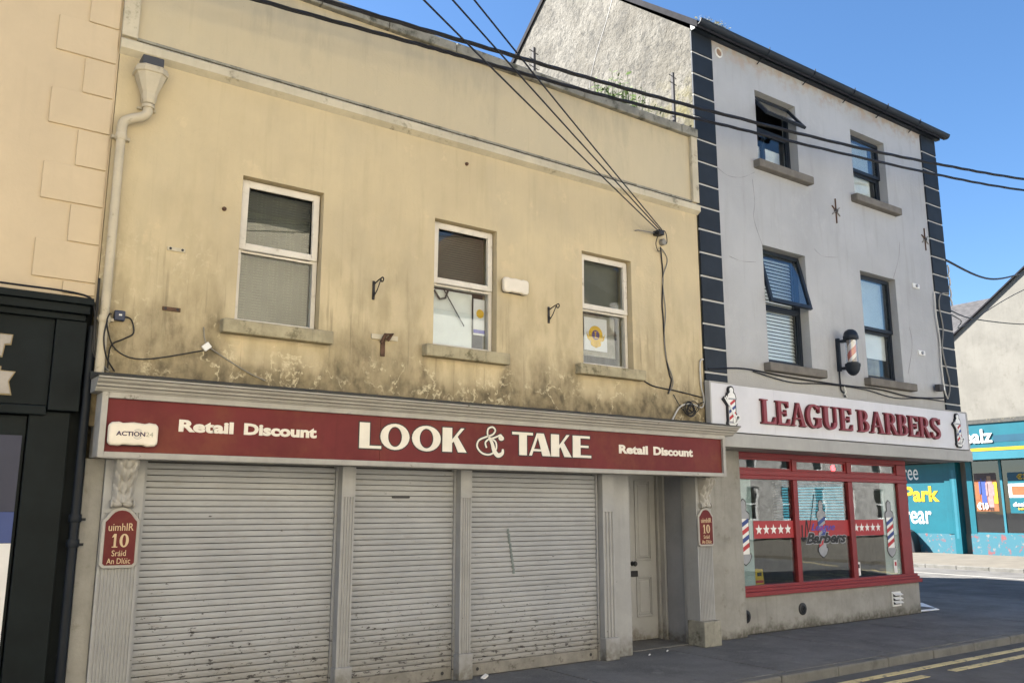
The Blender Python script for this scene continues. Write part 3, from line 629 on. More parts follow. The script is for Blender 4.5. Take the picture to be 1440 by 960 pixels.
# sign words
YF = -.2035
def look_take():
    rng = {'LOOK': [(3.510, 3.736), (3.725, 4.035), (4.063, 4.384), (4.405, 4.679)], 'TAKE': [(5.249, 5.518), (5.468, 5.754), (5.761, 6.038), (6.063, 6.324)]}
    for wd, r in rng.items():
        for ch, (a, b) in zip(wd, r):
            o = prims_mesh(MB(), DISP[ch], a, 2.203, b - a, .238, YF - .003, -.2015).build('letter', m_white_let, fasc)
            prims_mesh(MB(), DISP[ch], a, 2.203, b - a, .238, YF + .0062, -.2012, e=.013).build('letter_outline', m_dark_let, o) if False else None
            prims_mesh(MB(), DISP[ch], a, 2.203, b - a, .238, YF + .0005, -.2012, e=.012).build('letter_outline', m_dark_let, fasc)
    prims_mesh(MB(), AMP, 4.80, 2.20, .335, .275, YF - .003, -.2015).build('ampersand', m_white_let, fasc)
    prims_mesh(MB(), AMP, 4.80, 2.20, .335, .275, YF + .0005, -.2012, e=.011).build('letter_outline', m_dark_let, fasc)
look_take()
X_, Z_ = (1, 0, 0), (0, 0, 1)
for (a, b) in ((1.893, 3.091), (6.745, 7.957)):
    text('word', 'Retail', m_white_let, fasc, (a, -.2018, 2.27), X_, Z_, (b - a) * .375, .10, .003, bold=.045)
    text('word', 'Discount', m_white_let, fasc, (a + (b - a) * .45, -.2018, 2.27), X_, Z_, (b - a) * .55, .10, .003, bold=.045)
# end consoles, pilasters
def console(x0, x1, yw, parent):
    nu, nv = 22, 40; z1, z0 = 2.04, 1.70
    prof = lambda t: 0.035 + 0.13 * (0.5 + 0.5 * math.cos(math.pi * min(1, t * 1.25))) ** 1.2 + 0.02 * t
    vs = []; 
    for j in range(nv + 1):
        t = j / nv
        for i in range(nu + 1):
            u = i / nu * 2 - 1
            leaf = (.010 * math.cos(u * 9.5) + .022 * abs(math.sin(t * 11 + abs(u) * 3.5)) ** .7) * (1 if abs(u) > .16 else .5)
            y = yw - prof(t) - leaf + .03 * u * u
            shrink = 1 - .10 * t + .02 * abs(math.sin(t * 14))
            vs.append(((x0 + x1) / 2 + u * (x1 - x0) / 2 * shrink, y, z1 + (z0 - z1) * t))
    n = nu + 1
    fs = [(j * n + i, j * n + i + 1, (j + 1) * n + i + 1, (j + 1) * n + i) for j in range(nv) for i in range(nu)]
    mb = MB(); mb.add(vs, fs)
    L = [vs[j * n] for j in range(nv + 1)]; Rr = [vs[j * n + nu] for j in range(nv + 1)]
    for side in (L, Rr): mb.add(side + [(p[0], yw, p[2]) for p in side], [(j, j + 1, nv + 2 + j, nv + 1 + j) for j in range(nv)])
    c = mb.build('console', m_cornice, parent, smooth=50)
    mb = MB(); xm = (x0 + x1) / 2; hw = (x1 - x0) / 2
    for s_ in (-.5, .5):
        pr = [(.001, -.5), (.014, -.46), (.022, -.3), (.030, 0), (.022, .3), (.014, .46), (.001, .5)]
        mb.lathe([(r, h * hw) for r, h in pr], (xm + s_ * hw, yw - .036, 1.690), 12, 'x')
    for s_ in (-1, 1): mb.lathe([(.034, -.006), (.034, .006)], (xm + s_ * hw, yw - .034, 1.690), 12, 'x')
    mb.build('scroll', m_cornice, c, smooth=40)
def fluted(x0, x1, yf, yb_, z0, z1, nf, parent, base_h=.25, base_out=.035, m=.18, ztop=None):
    """pilaster with round-bottomed flutes between a plain cap and a block base"""
    w = x1 - x0; pts = [(x0, yb_), (x0, yf)]; gm = w * m / 2; fw = (w - 2 * gm) / nf
    for k in range(nf):
        c = x0 + gm + fw * (k + .5)
        pts += [(c - fw * .36, yf), (c - fw * .2, yf + fw * .34), (c + fw * .2, yf + fw * .34), (c + fw * .36, yf)]
    pts += [(x1, yf), (x1, yb_)]
    mb = MB(); mb.prism(pts, 'z', z0 + base_h, z1)
    p = mb.build('pilaster', m_wood, parent)
    if ztop: MB().box(x0, x1, yf - .002, yb_, z1, ztop).build('pilaster_head', m_wood, p)
    MB().box(x0 - .012, x1 + .02, yf - base_out, yb_, z0, z0 + base_h).build('plinth_block', m_coping if base_out > .05 else m_wood, p, bevel=.012)
    return p
MB().box(1.262, 1.402, .03, .28, 0, 2.042).build('jamb_wall', m_plinth, yb)
fluted(1.406, 1.705, .0, .28, 0, 1.62, 11, yb, ztop=2.042, m=.1); console(1.462, 1.628, -.002, yb)
fluted(3.460, 3.594, .02, .28, 0, 1.76, 4, yb, ztop=2.042, base_out=.02)
fluted(4.766, 4.900, .02, .28, 0, 1.76, 4, yb, ztop=2.042, base_out=.02)
fluted(6.688, 6.86, .03, .28, 0, 1.62, 3, yb, base_h=.24, ztop=2.042, base_out=.03)
MB().box(6.862, 7.195, .13, .26, .0, 2.09).build('door_pier', m_wood, yb, bevel=.006)
fluted(8.30, 8.572, .095, .30, 0, 1.63, 9, yb, base_h=.30, ztop=2.042, base_out=.075, m=.1); console(8.345, 8.525, .093, yb)
MB().box(1.72, 6.68, .10, .28, 2.044, 2.30).build('lintel', m_wood, yb)
# recessed entrance
MB().box(8.385, 8.43, .315, .90, 0, 2.12).build('porch_panel', m_woodblue, yb)
MB().box(8.352, 8.384, .34, .40, 0, 2.115).build('porch_moulding', m_wood, yb, bevel=.006)
MB().box(8.352, 8.384, .72, .80, 0, 2.115).build('door_frame', m_wood, yb, bevel=.006)
MB().box(7.12, 7.16, .27, .90, 0, 2.12).build('porch_panel', m_woodblue, yb)
MB().box(7.165, 8.38, .28, .90, 2.121, 2.17).build('porch_ceiling', m_wood, yb)
MB().box(7.165, 7.50, .80, .90, 0, 2.12).box(8.32, 8.38, .80, .90, 0, 2.12).build('door_frame', m_wood, yb)
dr = MB().box(7.51, 8.31, .835, .88, 0.02, 2.118).build('door', m_door, yb)
def dpanel(x0, x1, z0, z1):
    mb = frame_box(MB(), x0, x1, z0, z1, .022, .818, .834); mb.build('panel_moulding', m_door, dr, bevel=.006)
    frame_box(MB(), x0 + .032, x1 - .032, z0 + .032, z1 - .032, .012, .823, .834).build('panel_moulding', m_door, dr, bevel=.004)
    MB().box(x0 + .06, x1 - .06, .826, .834, z0 + .06, z1 - .06).build('panel', m_door, dr, bevel=.004)
dpanel(7.94, 8.22, .30, .80); dpanel(7.94, 8.22, 1.00, 2.02); dpanel(7.58, 7.86, .30, .80); dpanel(7.58, 7.86, 1.00, 2.02)
MB().lathe([(.030, .83), (.030, .822), (.012, .815), (.012, .795), (.03, .785), (.034, .77), (.024, .755), (.001, .752)], (7.875, 0, .965), 14, 'y').build('door_knob', m_boxshade, dr, smooth=40)
MB().box(7.80, 7.965, .818, .834, .80, .875).build('letter_box', m_boxshade, dr, bevel=.006)
MB().box(7.80, 7.85, .822, .834, 1.27, 1.32).build('lock_plate', m_boxshade, dr, bevel=.004)
MB().box(7.1, 8.4, .30, .9, .001, .012).build('threshold', m_asph, yb)
# roller shutters: every slat is a piece
PITCH = .0515
def shutter(x0, x1, slot=None, bar=True):
    y = .125
    sh = MB().box(x0 + .014, x1 - .014, y + .032, y + .06, .01, 2.043).build('roller_shutter', m_boxshade, yb)
    for xg in (x0, x1): MB().box(xg - .012, xg + .012, y - .02, y + .06, 0.0, 2.043).build('guide_rail', m_shutter, sh)
    pr = []
    for t in range(7):
        a = -1 + 2 * t / 6; pr.append((y + .003 * abs(a) ** 2 - .004, .0035 + (PITCH - .0070) * (t / 6)))
    pr += [(y + .010, PITCH - .0028), (y + .024, PITCH - .0024), (y + .024, .0030), (y + .010, .0030)]
    random.seed(int(x0 * 100)); var = []
    for k in range(5):
        secs = [x0 + .014 + (x1 - x0 - .028) * q / 5 for q in range(6)]; vs = []; n_ = len(pr); tl = random.uniform(-.05, .05)
        for xq in secs:
            dn = random.uniform(-.0018, .0018)
            vs += [(xq, p[0] + dn + tl * (p[1] - PITCH / 2), .125 + p[1]) for p in pr]
        mbs = MB(); mbs.add(vs, [(q * n_ + i, q * n_ + (i + 1) % n_, (q + 1) * n_ + (i + 1) % n_, (q + 1) * n_ + i) for q in range(5) for i in range(n_)] + [list(range(n_))[::-1], list(range(5 * n_, 6 * n_))])
        o = mbs.build('slat', m_shutter, sh); o.location.z += PITCH * k; var.append(o)
    for i in range(5, 37):
        k = random.randrange(5)
        c = copy_piece(var[k], sh, (random.uniform(-.002, .002), random.uniform(-.001, .001), PITCH * (i - k)))
    MB().box(x0 + .014, x1 - .014, y - .008, y + .03, .006, .124).build('bottom_bar', M('grimy_bottom_bar', (0.20, 0.19, 0.17), .8, .2, 6, .4, 40, dirt=((0.07, .062, .05), 9, .54, .7)), sh, bevel=.006)
    for xx in (x0 + .12, x1 - .12): MB().lathe([(.018, y - .012), (.012, y - .011), (.001, y - .0105)], (xx, 0, .07), 10, 'y').build('lock_hole', m_boxshade, sh)
    return sh
shutter(1.735, 3.445); s2 = shutter(3.615, 4.752); shutter(4.925, 6.665)
MB().prism([(4.045 + .012 * math.cos(R(a)), 1.765 + .012 * math.sin(R(a))) for a in range(90, 271, 30)] + [(4.215 + .012 * math.cos(R(a)), 1.765 + .012 * math.sin(R(a))) for a in range(-90, 91, 30)], 'y', .108, .122).build('letter_slot', m_boxshade, s2)
# faint blue-grey paint mark on the right shutter
gm = MB()
for i in range(9): gm.obox((5.425 + .009 * i + random.uniform(-.003, .003), .1165, 1.42 - .052 * i), (1, 0, 0), (0, 0, 1), (0, 1, 0), .013, .0255, .0022)
gm.build('paint_mark', M('grey_green_spray', (0.15, 0.18, 0.18), .7, .2), bpy.data.objects['roller_shutter.002'])

# things on the cream building -----------------------------------
def plaque(xc, yw, lab):
    t = thing('address_plaque', lab, 'plaque', (xc, yw, 1.19), None)
    w = .142; z0, z1 = 1.19, 1.565
    sh = [(-w, z0 + .03), (-w + .03, z0), (w - .03, z0), (w, z0 + .03), (w, z1)] + [(w * a, z1 + b) for a, b in ((.90, .010), (.80, .026), (.66, .054), (.48, .080), (.25, .095), (0, .10), (-.25, .095), (-.48, .080), (-.66, .054), (-.80, .026), (-.90, .010))] + [(-w, z1)]
    P = [(xc + p[0], p[1]) for p in sh]
    MB().prism(poly_offset(P, .0), 'y', yw - .022, yw - .001).build('border', m_cornice, t, bevel=.008)
    MB().prism(poly_offset(P, -.026), 'y', yw - .026, yw - .0225).build('board', m_red, t)
    yy = yw - .0263
    gold = M('pale_gold_lettering', (0.55, 0.42, 0.26), .6, .06, 6, 0)
    text('lettering', 'uimhIR', gold, t, (xc - .092, yy, 1.480), X_, Z_, .184, .058, .003)
    prims_mesh(MB(), [rect(.36, .72, 0, 1), rect(.08, 1.0, 0, .07), ('P', [(.05, .78), (.05, .72), (.40, .80), (.40, 1), (.34, 1)])], xc - .062, 1.352, .045, .105, yy - .003, yy).build('numeral', gold, t)
    prims_mesh(MB(), [('R', .5, .5, .5, .5, .20, .40, 0, 360)], xc - .004, 1.352, .068, .105, yy - .003, yy).build('numeral', gold, t)
    text('lettering', 'Sráid', gold, t, (xc - .055, yy, 1.285), X_, Z_, .105, .045, .003)
    text('lettering', 'An Dlúic', gold, t, (xc - .088, yy, 1.226), X_, Z_, .175, .043, .003)
plaque(1.553, -.004, 'maroon house number plaque on the wide fluted pilaster left of the shutters')
plaque(8.437, .088, 'maroon house number plaque on the pilaster right of the recessed door')
def alarm(name, lab, x0, x1, z0, z1, y, words):
    t = thing(name, lab, 'alarm box', ((x0 + x1) / 2, y, z0))
    w, h = x1 - x0, z1 - z0
    pts = [(0, .12), (.06, .02), (.22, 0), (.30, .06), (.5, .10 - .06), (.70, .06), (.78, 0), (.94, .02), (1, .12), (1, .86), (.94, .97), (.80, 1), (.72, .95), (.5, 1.0), (.28, .95), (.2, 1), (.06, .97), (0, .86)]
    P = [(x0 + p[0] * w, z0 + p[1] * h) for p in pts]
    MB().prism(P, 'y', y - .075, y - .02).build('cover', m_plast, t, bevel=.018)
    MB().box(x0 + .03, x1 - .03, y - .03, y, z0 + .005, z1 - .01).build('back_plate', m_boxshade, t)
    if words:
        text('lettering', 'ACTION', M('purple_black_print', (.04, .02, .06), .5, .05, 6, 0), t, (x0 + .055, y - .0755, z0 + .078), X_, Z_, .215, .036, .002, bold=.03)
        text('lettering', '24', M('grey_green_print', (.32, .32, .26), .5, .05, 6, 0), t, (x0 + .275, y - .0755, z0 + .078), X_, Z_, .055, .036, .002)
        for s_ in (1, -1):
            for rr in (.028, .038):
                A, B = stroke_sides(ell(x0 + .215, z0 + .096, rr, rr * s_ * 1.0, 40, 140, 10), .003); MB().strip(A, B, y - .0775, y - .0755).build('sound_mark', m_grey, t)
alarm('alarm_box', 'cream alarm box printed ACTION24 on the left end of the maroon sign', 1.352, 1.722, 2.133, 2.322, -.203, True)
alarm('alarm_box', 'blank cream alarm box on the wall right of the middle window', 5.235, 5.575, 3.975, 4.145, -.001, False)
jb = thing('junction_box', 'small dark blue junction box low on the cream wall by the downpipe', 'junction box', (1.405, 0, 3.165))
MB().box(1.362, 1.445, -.05, -.001, 3.165, 3.25).build('box', M('navy_plastic', (.012, .022, .06), .4, .08), jb, bevel=.008)
MB().box(1.395, 1.418, -.0535, -.050, 3.205, 3.218).build('label_spot', m_white, jb)
def scroll_bracket(x, z, lab):
    t = thing('hanging_bracket', lab, 'bracket', (x, 0, z), 'wrought iron basket brackets')
    MB().box(x - .012, x + .012, -.012, -.001, z, z + .19).build('back_bar', m_iron, t)
    dx, dy = .02, -.15
    pth = [(x, -.012, z + .155), (x + dx * .6, dy * .6, z + .185), (x + dx, dy, z + .20)]
    c0 = Vector((x + dx, dy, z + .20)); d = Vector((dx, dy, 0)).normalized()
    for a in range(0, 300, 40): pth.append(c0 + d * (.022 * math.sin(R(a))) + Vector((0, 0, -.022 + .022 * math.cos(R(a)))))
    MB().tube(pth, .007, 5).build('arm', m_iron, t)
    MB().tube([(x, -.012, z + .03), (x + dx * .5, dy * .45, z + .09), (x + dx * .9, dy * .85, z + .19)], .006, 5).build('brace', m_iron, t)
    MB().tube([(x, -.014 - .02 * math.sin(R(a)) , z + .055 + .022 * math.cos(R(a))) for a in range(0, 341, 40)], .005, 5).build('scroll', m_iron, t)
scroll_bracket(3.705, 3.675, 'black wrought iron bracket on the wall between left and middle windows')
scroll_bracket(5.90, 3.712, 'black wrought iron bracket on the wall between middle and right windows')
rb = thing('rusty_sign_bracket', 'rusty T-shaped iron bracket below the left wrought iron bracket', 'bracket', (3.83, 0, 3.13))
MB().box(3.695, 3.985, -.016, -.001, 3.285, 3.335).build('cross_plate', m_trim, rb, bevel=.004)
MB().box(3.80, 3.845, -.014, -.0005, 3.12, 3.284).build('stem', m_rust, rb)
MB().tube([(3.80, -.02, 3.25), (3.83, -.05, 3.33), (3.90, -.05, 3.345), (3.86, -.03, 3.28)], .02, 6).build('clamp', m_rust, rb, smooth=50)
for i, (x, z, lab) in enumerate(((1.815, 3.835, 'small pale metal plate on the cream wall, upper of two left of the window'), (1.812, 3.305, 'small rusty metal plate on the cream wall, lower of two left of the window'))):
    t = thing('wall_plate', lab, 'plate', (x, 0, z))
    MB().box(x - .075, x + .075, -.012, -.001, z, z + .035).build('plate', m_trim if i == 0 else m_rust, t, bevel=.003)
    for s_ in (-1, 1): MB().lathe([(.012, -.016), (.001, -.0165)], (x + s_ * .05, 0, z + .018), 8, 'y').build('bolt_hole', m_boxshade, t)
MB().obox((2.125, -.012, 3.03), (.75, 0, .66), (-.66, 0, .75), (0, 1, 0), .034, .026, .011)
cb = MB(); cb.obox((2.125, -.014, 3.03), (.75, 0, .66), (-.66, 0, .75), (0, 1, 0), .036, .028, .012)
tag(cb.build('cable_box', m_white, None, bevel=.006), 'small white tilted cable box beneath the left window sill', 'cable box')
for (x, z, lab) in ((2.2, 4.302, 'rusty bolt in the cream wall left of the left window'), (4.779, 5.353, 'rusty bolt high on the cream wall above the middle window')):
    tag(MB().lathe([(.02, 0), (.02, -.015), (.012, -.028), (.0001, -.03)], (x, 0, z), 8, 'y').build('wall_bolt', m_rust), lab, 'bolt')
# rainwater pipe with hopper
dp = thing('downpipe', 'cream painted downpipe with hopper head at the left of the cream wall', 'pipe', (1.30, 0, 2.7))
hp = MB(); hx, hy = 1.475, -.095
secs = [(5.07, .045, .045), (5.10, .055, .052), (5.16, .060, .055), (5.26, .095, .075), (5.335, .118, .085), (5.34, .135, .095), (5.375, .135, .095), (5.38, .125, .088), (5.40, .125, .088)]
ring = lambda z, a, b: [(hx + a * c, hy + b * s_ if hy + b * s_ < -.002 else -.002, z) for c, s_ in ((-1, 1), (-1, -.45), (-.55, -1), (.55, -1), (1, -.45), (1, 1))]
vs = [p for q in secs for p in ring(*q)]; n = 6
hp.add(vs, [(j * n + i, j * n + (i + 1) % n, (j + 1) * n + (i + 1) % n, (j + 1) * n + i) for j in range(len(secs) - 1) for i in range(n)] + [list(range(n))[::-1], list(range((len(secs) - 1) * n, len(secs) * n))])
hp.build('hopper', m_pipe, dp, bevel=.004)
MB().box(hx - .088, hx + .088, hy - .055, -.001, 5.40, 5.495).build('outlet', M('dark_slate_plastic', (.05, .052, .06), .6, .1), dp, bevel=.01)
MB().lathe([(.052, 0), (.055, .012), (.052, .03)], (hx, hy + .01, 5.035), 12).box(hx - .075, hx + .075, -.03, -.001, 5.04, 5.06).build('collar', m_pipe, dp, smooth=40)
MB().tube(smooth_path([(hx, hy + .01, 5.04), (hx - .005, hy + .01, 4.99), (hx - .05, -.08, 4.945), (1.34, -.075, 4.905), (1.292, -.07, 4.86), (1.285, -.07, 4.78), (1.285, -.07, 4.70)], 4), .041, 12).build('swan_neck', m_pipe, dp, smooth=50)
MB().tube([(1.285, -.07, 4.74), (1.285, -.07, 3.7), (1.282, -.07, 2.72)], .036, 12).build('pipe', m_pipe, dp, smooth=50)
for z in (4.70, 3.13): MB().lathe([(.042, 0), (.047, .012), (.047, .05), (.042, .06)], (1.285, -.07, z), 12).box(1.215, 1.36, -.05, -.001, z + .02, z + .045).build('collar', m_pipe, dp, smooth=40)
# cables on the wall
def cable(name, pts, r, mat, lab, cat='cable', group=None, n=5, sm=5):
    o = MB().tube(smooth_path(pts, sm), r, n).build(name, mat, None, smooth=60); return tag(o, lab, cat, group)
cable('wall_cable', [(.2, -.012, 3.36), (.6, -.17, 3.325), (1.10, -.175, 3.31), (1.20, -.10, 3.22), (1.222, -.05, 3.05), (1.225, -.04, 2.9), (1.30, -.03, 2.76)], .009, m_cabl, 'thick black cable over the black cornice that drops beside the cream downpipe')
cable('wall_cable', [(1.235, -.01, 3.35), (1.245, -.02, 3.0), (1.27, -.02, 2.85), (1.36, -.03, 2.745)], .008, m_cablg, 'thin grey cable sweeping down beside the foot of the cream downpipe')
cable('wall_cable', [(1.34, -.035, 3.215), (1.31, -.12, 3.19), (1.30, -.12, 3.10), (1.40, -.014, 2.93), (1.62, -.012, 2.87), (2.10, -.012, 2.995)], .006, m_cabl, 'thin dark cable sagging from the blue junction box to the white cable box')
cable('wall_cable', [(1.445, -.025, 3.205), (1.50, -.012, 3.19), (1.525, -.012, 3.08), (1.45, -.012, 3.02), (1.36, -.012, 2.95), (1.35, -.03, 2.75)], .006, m_cabl, 'dark cable looping from the right side of the blue junction box down to the ledge')
cable('wall_cable', [(2.09, -.012, 3.20), (2.12, -.014, 3.06), (2.25, -.012, 2.97), (2.5, -.012, 2.84), (2.66, -.012, 2.78)], .005, m_cablg, 'thin cable running down right from the white cable box to the ledge')
cable('wall_cable', [(1.228, -.02, 3.5), (1.226, -.05, 3.1), (1.24, -.05, 2.9), (1.33, -.04, 2.75)], .010, m_cabl, 'black cable tight against the left side of the cream downpipe, dropping to the ledge')
cable('wall_cable', [(1.30, -.115, 3.14), (1.285, -.12, 3.0), (1.32, -.09, 2.85), (1.40, -.04, 2.745)], .007, m_cabl, 'thin black cable in front of the foot of the cream downpipe')
# cable terminal with drop cable
ct = thing('cable_terminal', 'black wire anchor and grey junction box high on the cream wall near the black quoins', 'cable terminal', (7.68, 0, 4.95))
MB().box(7.60, 7.70, -.11, -.001, 5.065, 5.125).box(7.58, 7.62, -.14, -.02, 5.08, 5.10).build('anchor', m_boxshade, ct, bevel=.006)
MB().lathe([(.045, 0), (.045, -.05), (.035, -.06), (.0001, -.062)], (7.745, 0, 5.0), 8, 'y').build('box', m_cablg, ct, smooth=30)
MB().tube([(7.28, -.012, 5.07), (7.33, -.02, 5.085), (7.62, -.05, 5.09)], .006, 5).build('stay', m_cablg, ct)
MB().tube(smooth_path([(7.66, -.09, 5.13), (7.75, -.08, 5.12), (7.79, -.06, 5.0), (7.765, -.03, 4.97)], 5), .006, 5).build('loop', m_cabl, ct)
MB().tube(smooth_path([(7.62, -.08, 5.07), (7.59, -.06, 4.95), (7.64, -.04, 4.87), (7.70, -.03, 4.87)], 5), .006, 5).build('loop', m_cabl, ct)
cable('drop_cable', [(7.70, -.03, 4.93), (7.735, -.012, 4.75), (7.745, -.012, 4.55), (7.715, -.012, 4.2), (7.725, -.012, 4.0), (7.74, -.012, 3.6), (7.80, -.012, 3.3), (7.83, -.012, 3.22), (7.765, -.012, 3.05)], .009, m_cabl, 'dark drop cable hanging down the cream wall right of the right window')
cable('drop_cable', [(7.69, -.03, 4.93), (7.80, -.012, 4.86), (7.83, -.012, 4.75), (7.735, -.014, 4.5), (7.77, -.014, 4.1), (7.73, -.014, 3.8), (7.75, -.014, 3.5), (7.86, -.014, 3.22), (7.78, -.014, 3.06)], .007, m_cablg, 'thin grey cable with a loop beside the dark drop cable on the cream wall')
cable('wall_cable', [(7.25, -.012, 3.23), (7.5, -.012, 3.13), (7.9, -.012, 3.10), (8.38, -.012, 3.05)], .008, m_cabl, 'dark cable running level from the right sill to the black quoins')
cable('wall_cable', [(8.425, -.02, 3.55), (8.36, -.02, 3.5), (8.36, -.02, 3.2), (8.40, -.02, 3.05), (8.36, -.02, 2.92), (8.15, -.03, 2.95), (7.95, -.03, 2.90), (7.80, -.03, 2.72)], .010, m_cablw, 'pale cable curling from the quoins to a tangle over the maroon sign')
tang = MB(); random.seed(11)
for k in range(6):
    c = Vector((8.12 + random.uniform(-.04, .04), -.03, 2.88 + random.uniform(-.03, .03))); rr = random.uniform(.05, .10); ph = random.random() * 6
    tang.tube([c + Vector((rr * math.cos(ph + t * .55), -.01 * k + .01 * math.sin(t), rr * .9 * math.sin(ph + t * .55))) for t in range(12)], .006, 5)
tag(tang.build('cable_coil', m_cabl, None), 'tangled coil of dark cable above the right end of the maroon sign', 'cable')
cable('wall_cable', [(7.85, -.02, 3.05), (7.93, -.03, 2.93), (8.05, -.04, 2.82), (8.15, -.04, 2.80), (8.3, -.03, 2.95), (8.42, -.02, 3.0)], .006, m_cabl, 'dark cable sagging under the cable coil above the maroon sign')
# roof-edge posts and weeds
def spike_post(x, h, lab):
    t = thing('spike_post', lab, 'post', (x, .12, 6.715), 'steel posts on the parapet')
    MB().box(x - .018, x + .018, .10, .136, 6.70, 6.715 + h).build('post', m_steel, t)
    for k in range(3 if h < .6 else 2):
        z = 6.715 + h - .06 - k * .10
        MB().tube([(x - .07, .118, z + .02), (x + .07, .118, z - .01)], .006, 5).build('barb', m_steel, t)
spike_post(5.80, .42, 'short steel post with barbs on the parapet, the left one')
spike_post(8.20, .84, 'taller steel post on the parapet beside the weeds')
def weeds(name, lab, cat, x0, x1, y0, y1, z, hmax, n, ml, ms, leaf=.03):
    t = thing(name, lab, cat, ((x0 + x1) / 2, (y0 + y1) / 2, z)); st_ = MB(); lv = MB()
    for i in range(n):
        x = random.uniform(x0, x1); y = random.uniform(y0, y1); h = hmax * random.uniform(.35, 1) * (0.4 + 0.6 * math.sin(math.pi * (x - x0) / (x1 - x0) * .8 + .4))
        p1 = Vector((x + random.uniform(-.1, .1), y + random.uniform(-.06, .06), z + h)); p0 = Vector((x, y, z))
        st_.tube([p0, (p0 + p1) / 2 + Vector((random.uniform(-.03, .03), 0, 0)), p1], .003, 3)
        for k in range(7):
            c = p0.lerp(p1, random.uniform(.25, 1)) + Vector((random.uniform(-.05, .05), random.uniform(-.05, .05), random.uniform(-.02, .03)))
            d = Vector((random.uniform(-1, 1), random.uniform(-1, 1), random.uniform(-.3, .6))).normalized(); e = d.orthogonal().normalized()
            s_ = leaf * random.uniform(.6, 1.4)
            lv.add([c - d * s_, c + e * s_ * .5, c + d * s_, c - e * s_ * .5], [(0, 1, 2, 3)])
    st_.build('stems', ms, t, kind='stuff'); lv.build('leaves', ml, t, kind='stuff')
weeds('weed_clump', 'green weeds growing on the parapet in front of the weathered gable', 'plant', 7.0, 8.30, .36, .8, 6.60, .9, 190, m_leaf, m_leaf, .045)

# ================================================================== BARBER BUILDING
bb = thing('barber_building', 'three-storey pale grey building with black quoins and a red barber shopfront', 'building', (11.6, 0, 0))
BX0, BX1 = 8.455, 14.815
BWn = [(9.80, 10.757, 6.605, 7.735), (12.192, 13.165, 6.605, 7.755), (9.776, 10.757, 3.635, 5.345), (12.160, 13.155, 3.63, 5.357)]
mb = MB(); wall_cells(mb, BX0 + .02, BX1, 2.44, 8.27, BWn, 0.0, .26); mb.build('wall', m_barber, bb)
AP = (2.96, 10.71)
mb = MB(); mb.prism([(0.003, 2.45), (0.003, 8.26), AP, (5.72, 8.26), (5.72, 0), (0.93, 0), (.93, 2.45)], 'x', BX0, BX0 + .30); mb.build('gable_wall', m_gable, bb)
mb = MB(); wall_cells(mb, .262, 5.72, 2.44, 8.26, [], BX1 - .26, BX1 - .001, 'x'); mb.prism([(.0, 8.26), AP, (5.72, 8.26)], 'x', BX1 - .26, BX1 - .001); mb.build('side_wall', m_barber, bb)
mb = MB(); mb.box(BX0 + .3, BX1 - .26, 5.46, 5.72, 0, 8.26); mb.build('rear_wall', m_barber, bb)
MB().box(BX0 + .3, BX1 - .26, .262, 5.45, 5.70, 5.85).box(BX0 + .3, BX1 - .26, .262, 5.45, 2.86, 3.0).box(BX0 + .3, BX1 - .26, .262, 5.45, 8.1, 8.2).build('floors', m_room, bb)
MB().box(BX0 + .3, BX1 - .26, 2.6, 2.7, 3.0, 8.1).build('partition', m_room, bb)
# crack lines and cable on the gable
mb = MB(); mb.tube(smooth_path([(BX0, 1.55, 9.56), (BX0, 1.70, 9.25), (BX0, 2.05, 8.6), (BX0, 2.15, 8.1), (BX0, 1.9, 7.7), (BX0, 2.0, 7.2)], 4), .007, 4); mb.build('crack', m_blk, bb)
# roof
mb = MB()
for s_ in (0, 1):
    pass
MB().prism([(-.16, 8.20), AP, (AP[0], AP[1] + .10), (-.16, 8.30)], 'x', BX0 - .03, BX1 + .10).build('roof_slope', m_slate, bb)
MB().prism([(5.86, 8.20), AP, (AP[0], AP[1] + .10), (5.86, 8.30)], 'x', BX0 - .03, BX1 + .10).build('roof_slope', m_slate, bb)
g = MB()
pf = [(-.16 + .075 * math.cos(R(a)), 8.31 + .075 * math.sin(R(a))) for a in range(180, 361, 20)]; pf2 = [(-.16 + .066 * math.cos(R(a)), 8.31 + .066 * math.sin(R(a))) for a in range(360, 179, -20)]
g.prism(pf + pf2, 'x', BX0 - .02, 14.99); gut = g.build('gutter', m_navy, bb, smooth=50)
MB().box(BX0 + .01, BX1 + .09, -.085, -.003, 8.225, 8.345).build('fascia_board', m_navy, bb)
for x in (9.9, 11.0, 12.05, 13.0, 14.0): MB().tube([(x, -.24, 8.335), (x, -.235, 8.27), (x, -.16, 8.225), (x, -.09, 8.23), (x - .02, -.01, 8.16)], .009, 5).build('gutter_bracket', m_navy, gut)
# quoins
pit = .3225
for (xa, xb, zt0, nq) in ((8.452, 8.872, 8.212, 16), (14.352, 14.822, 8.212, 16)):
    MB().box(xa + .004, xb - .006, -.012, -.001, 3.26, 8.215).build('quoin_backing', m_joint, bb)
    for i in range(nq):
        z1 = zt0 - pit * i; z0 = z1 - pit + .026
        if z0 < 3.28: z0 = 3.28
        if z1 < 3.3: break
        MB().box(xa, xb, -.026, (.002 if xa < 9 else .30) if True else 0, z0, z1).build('quoin_stone', m_quoin, bb, bevel=.006)
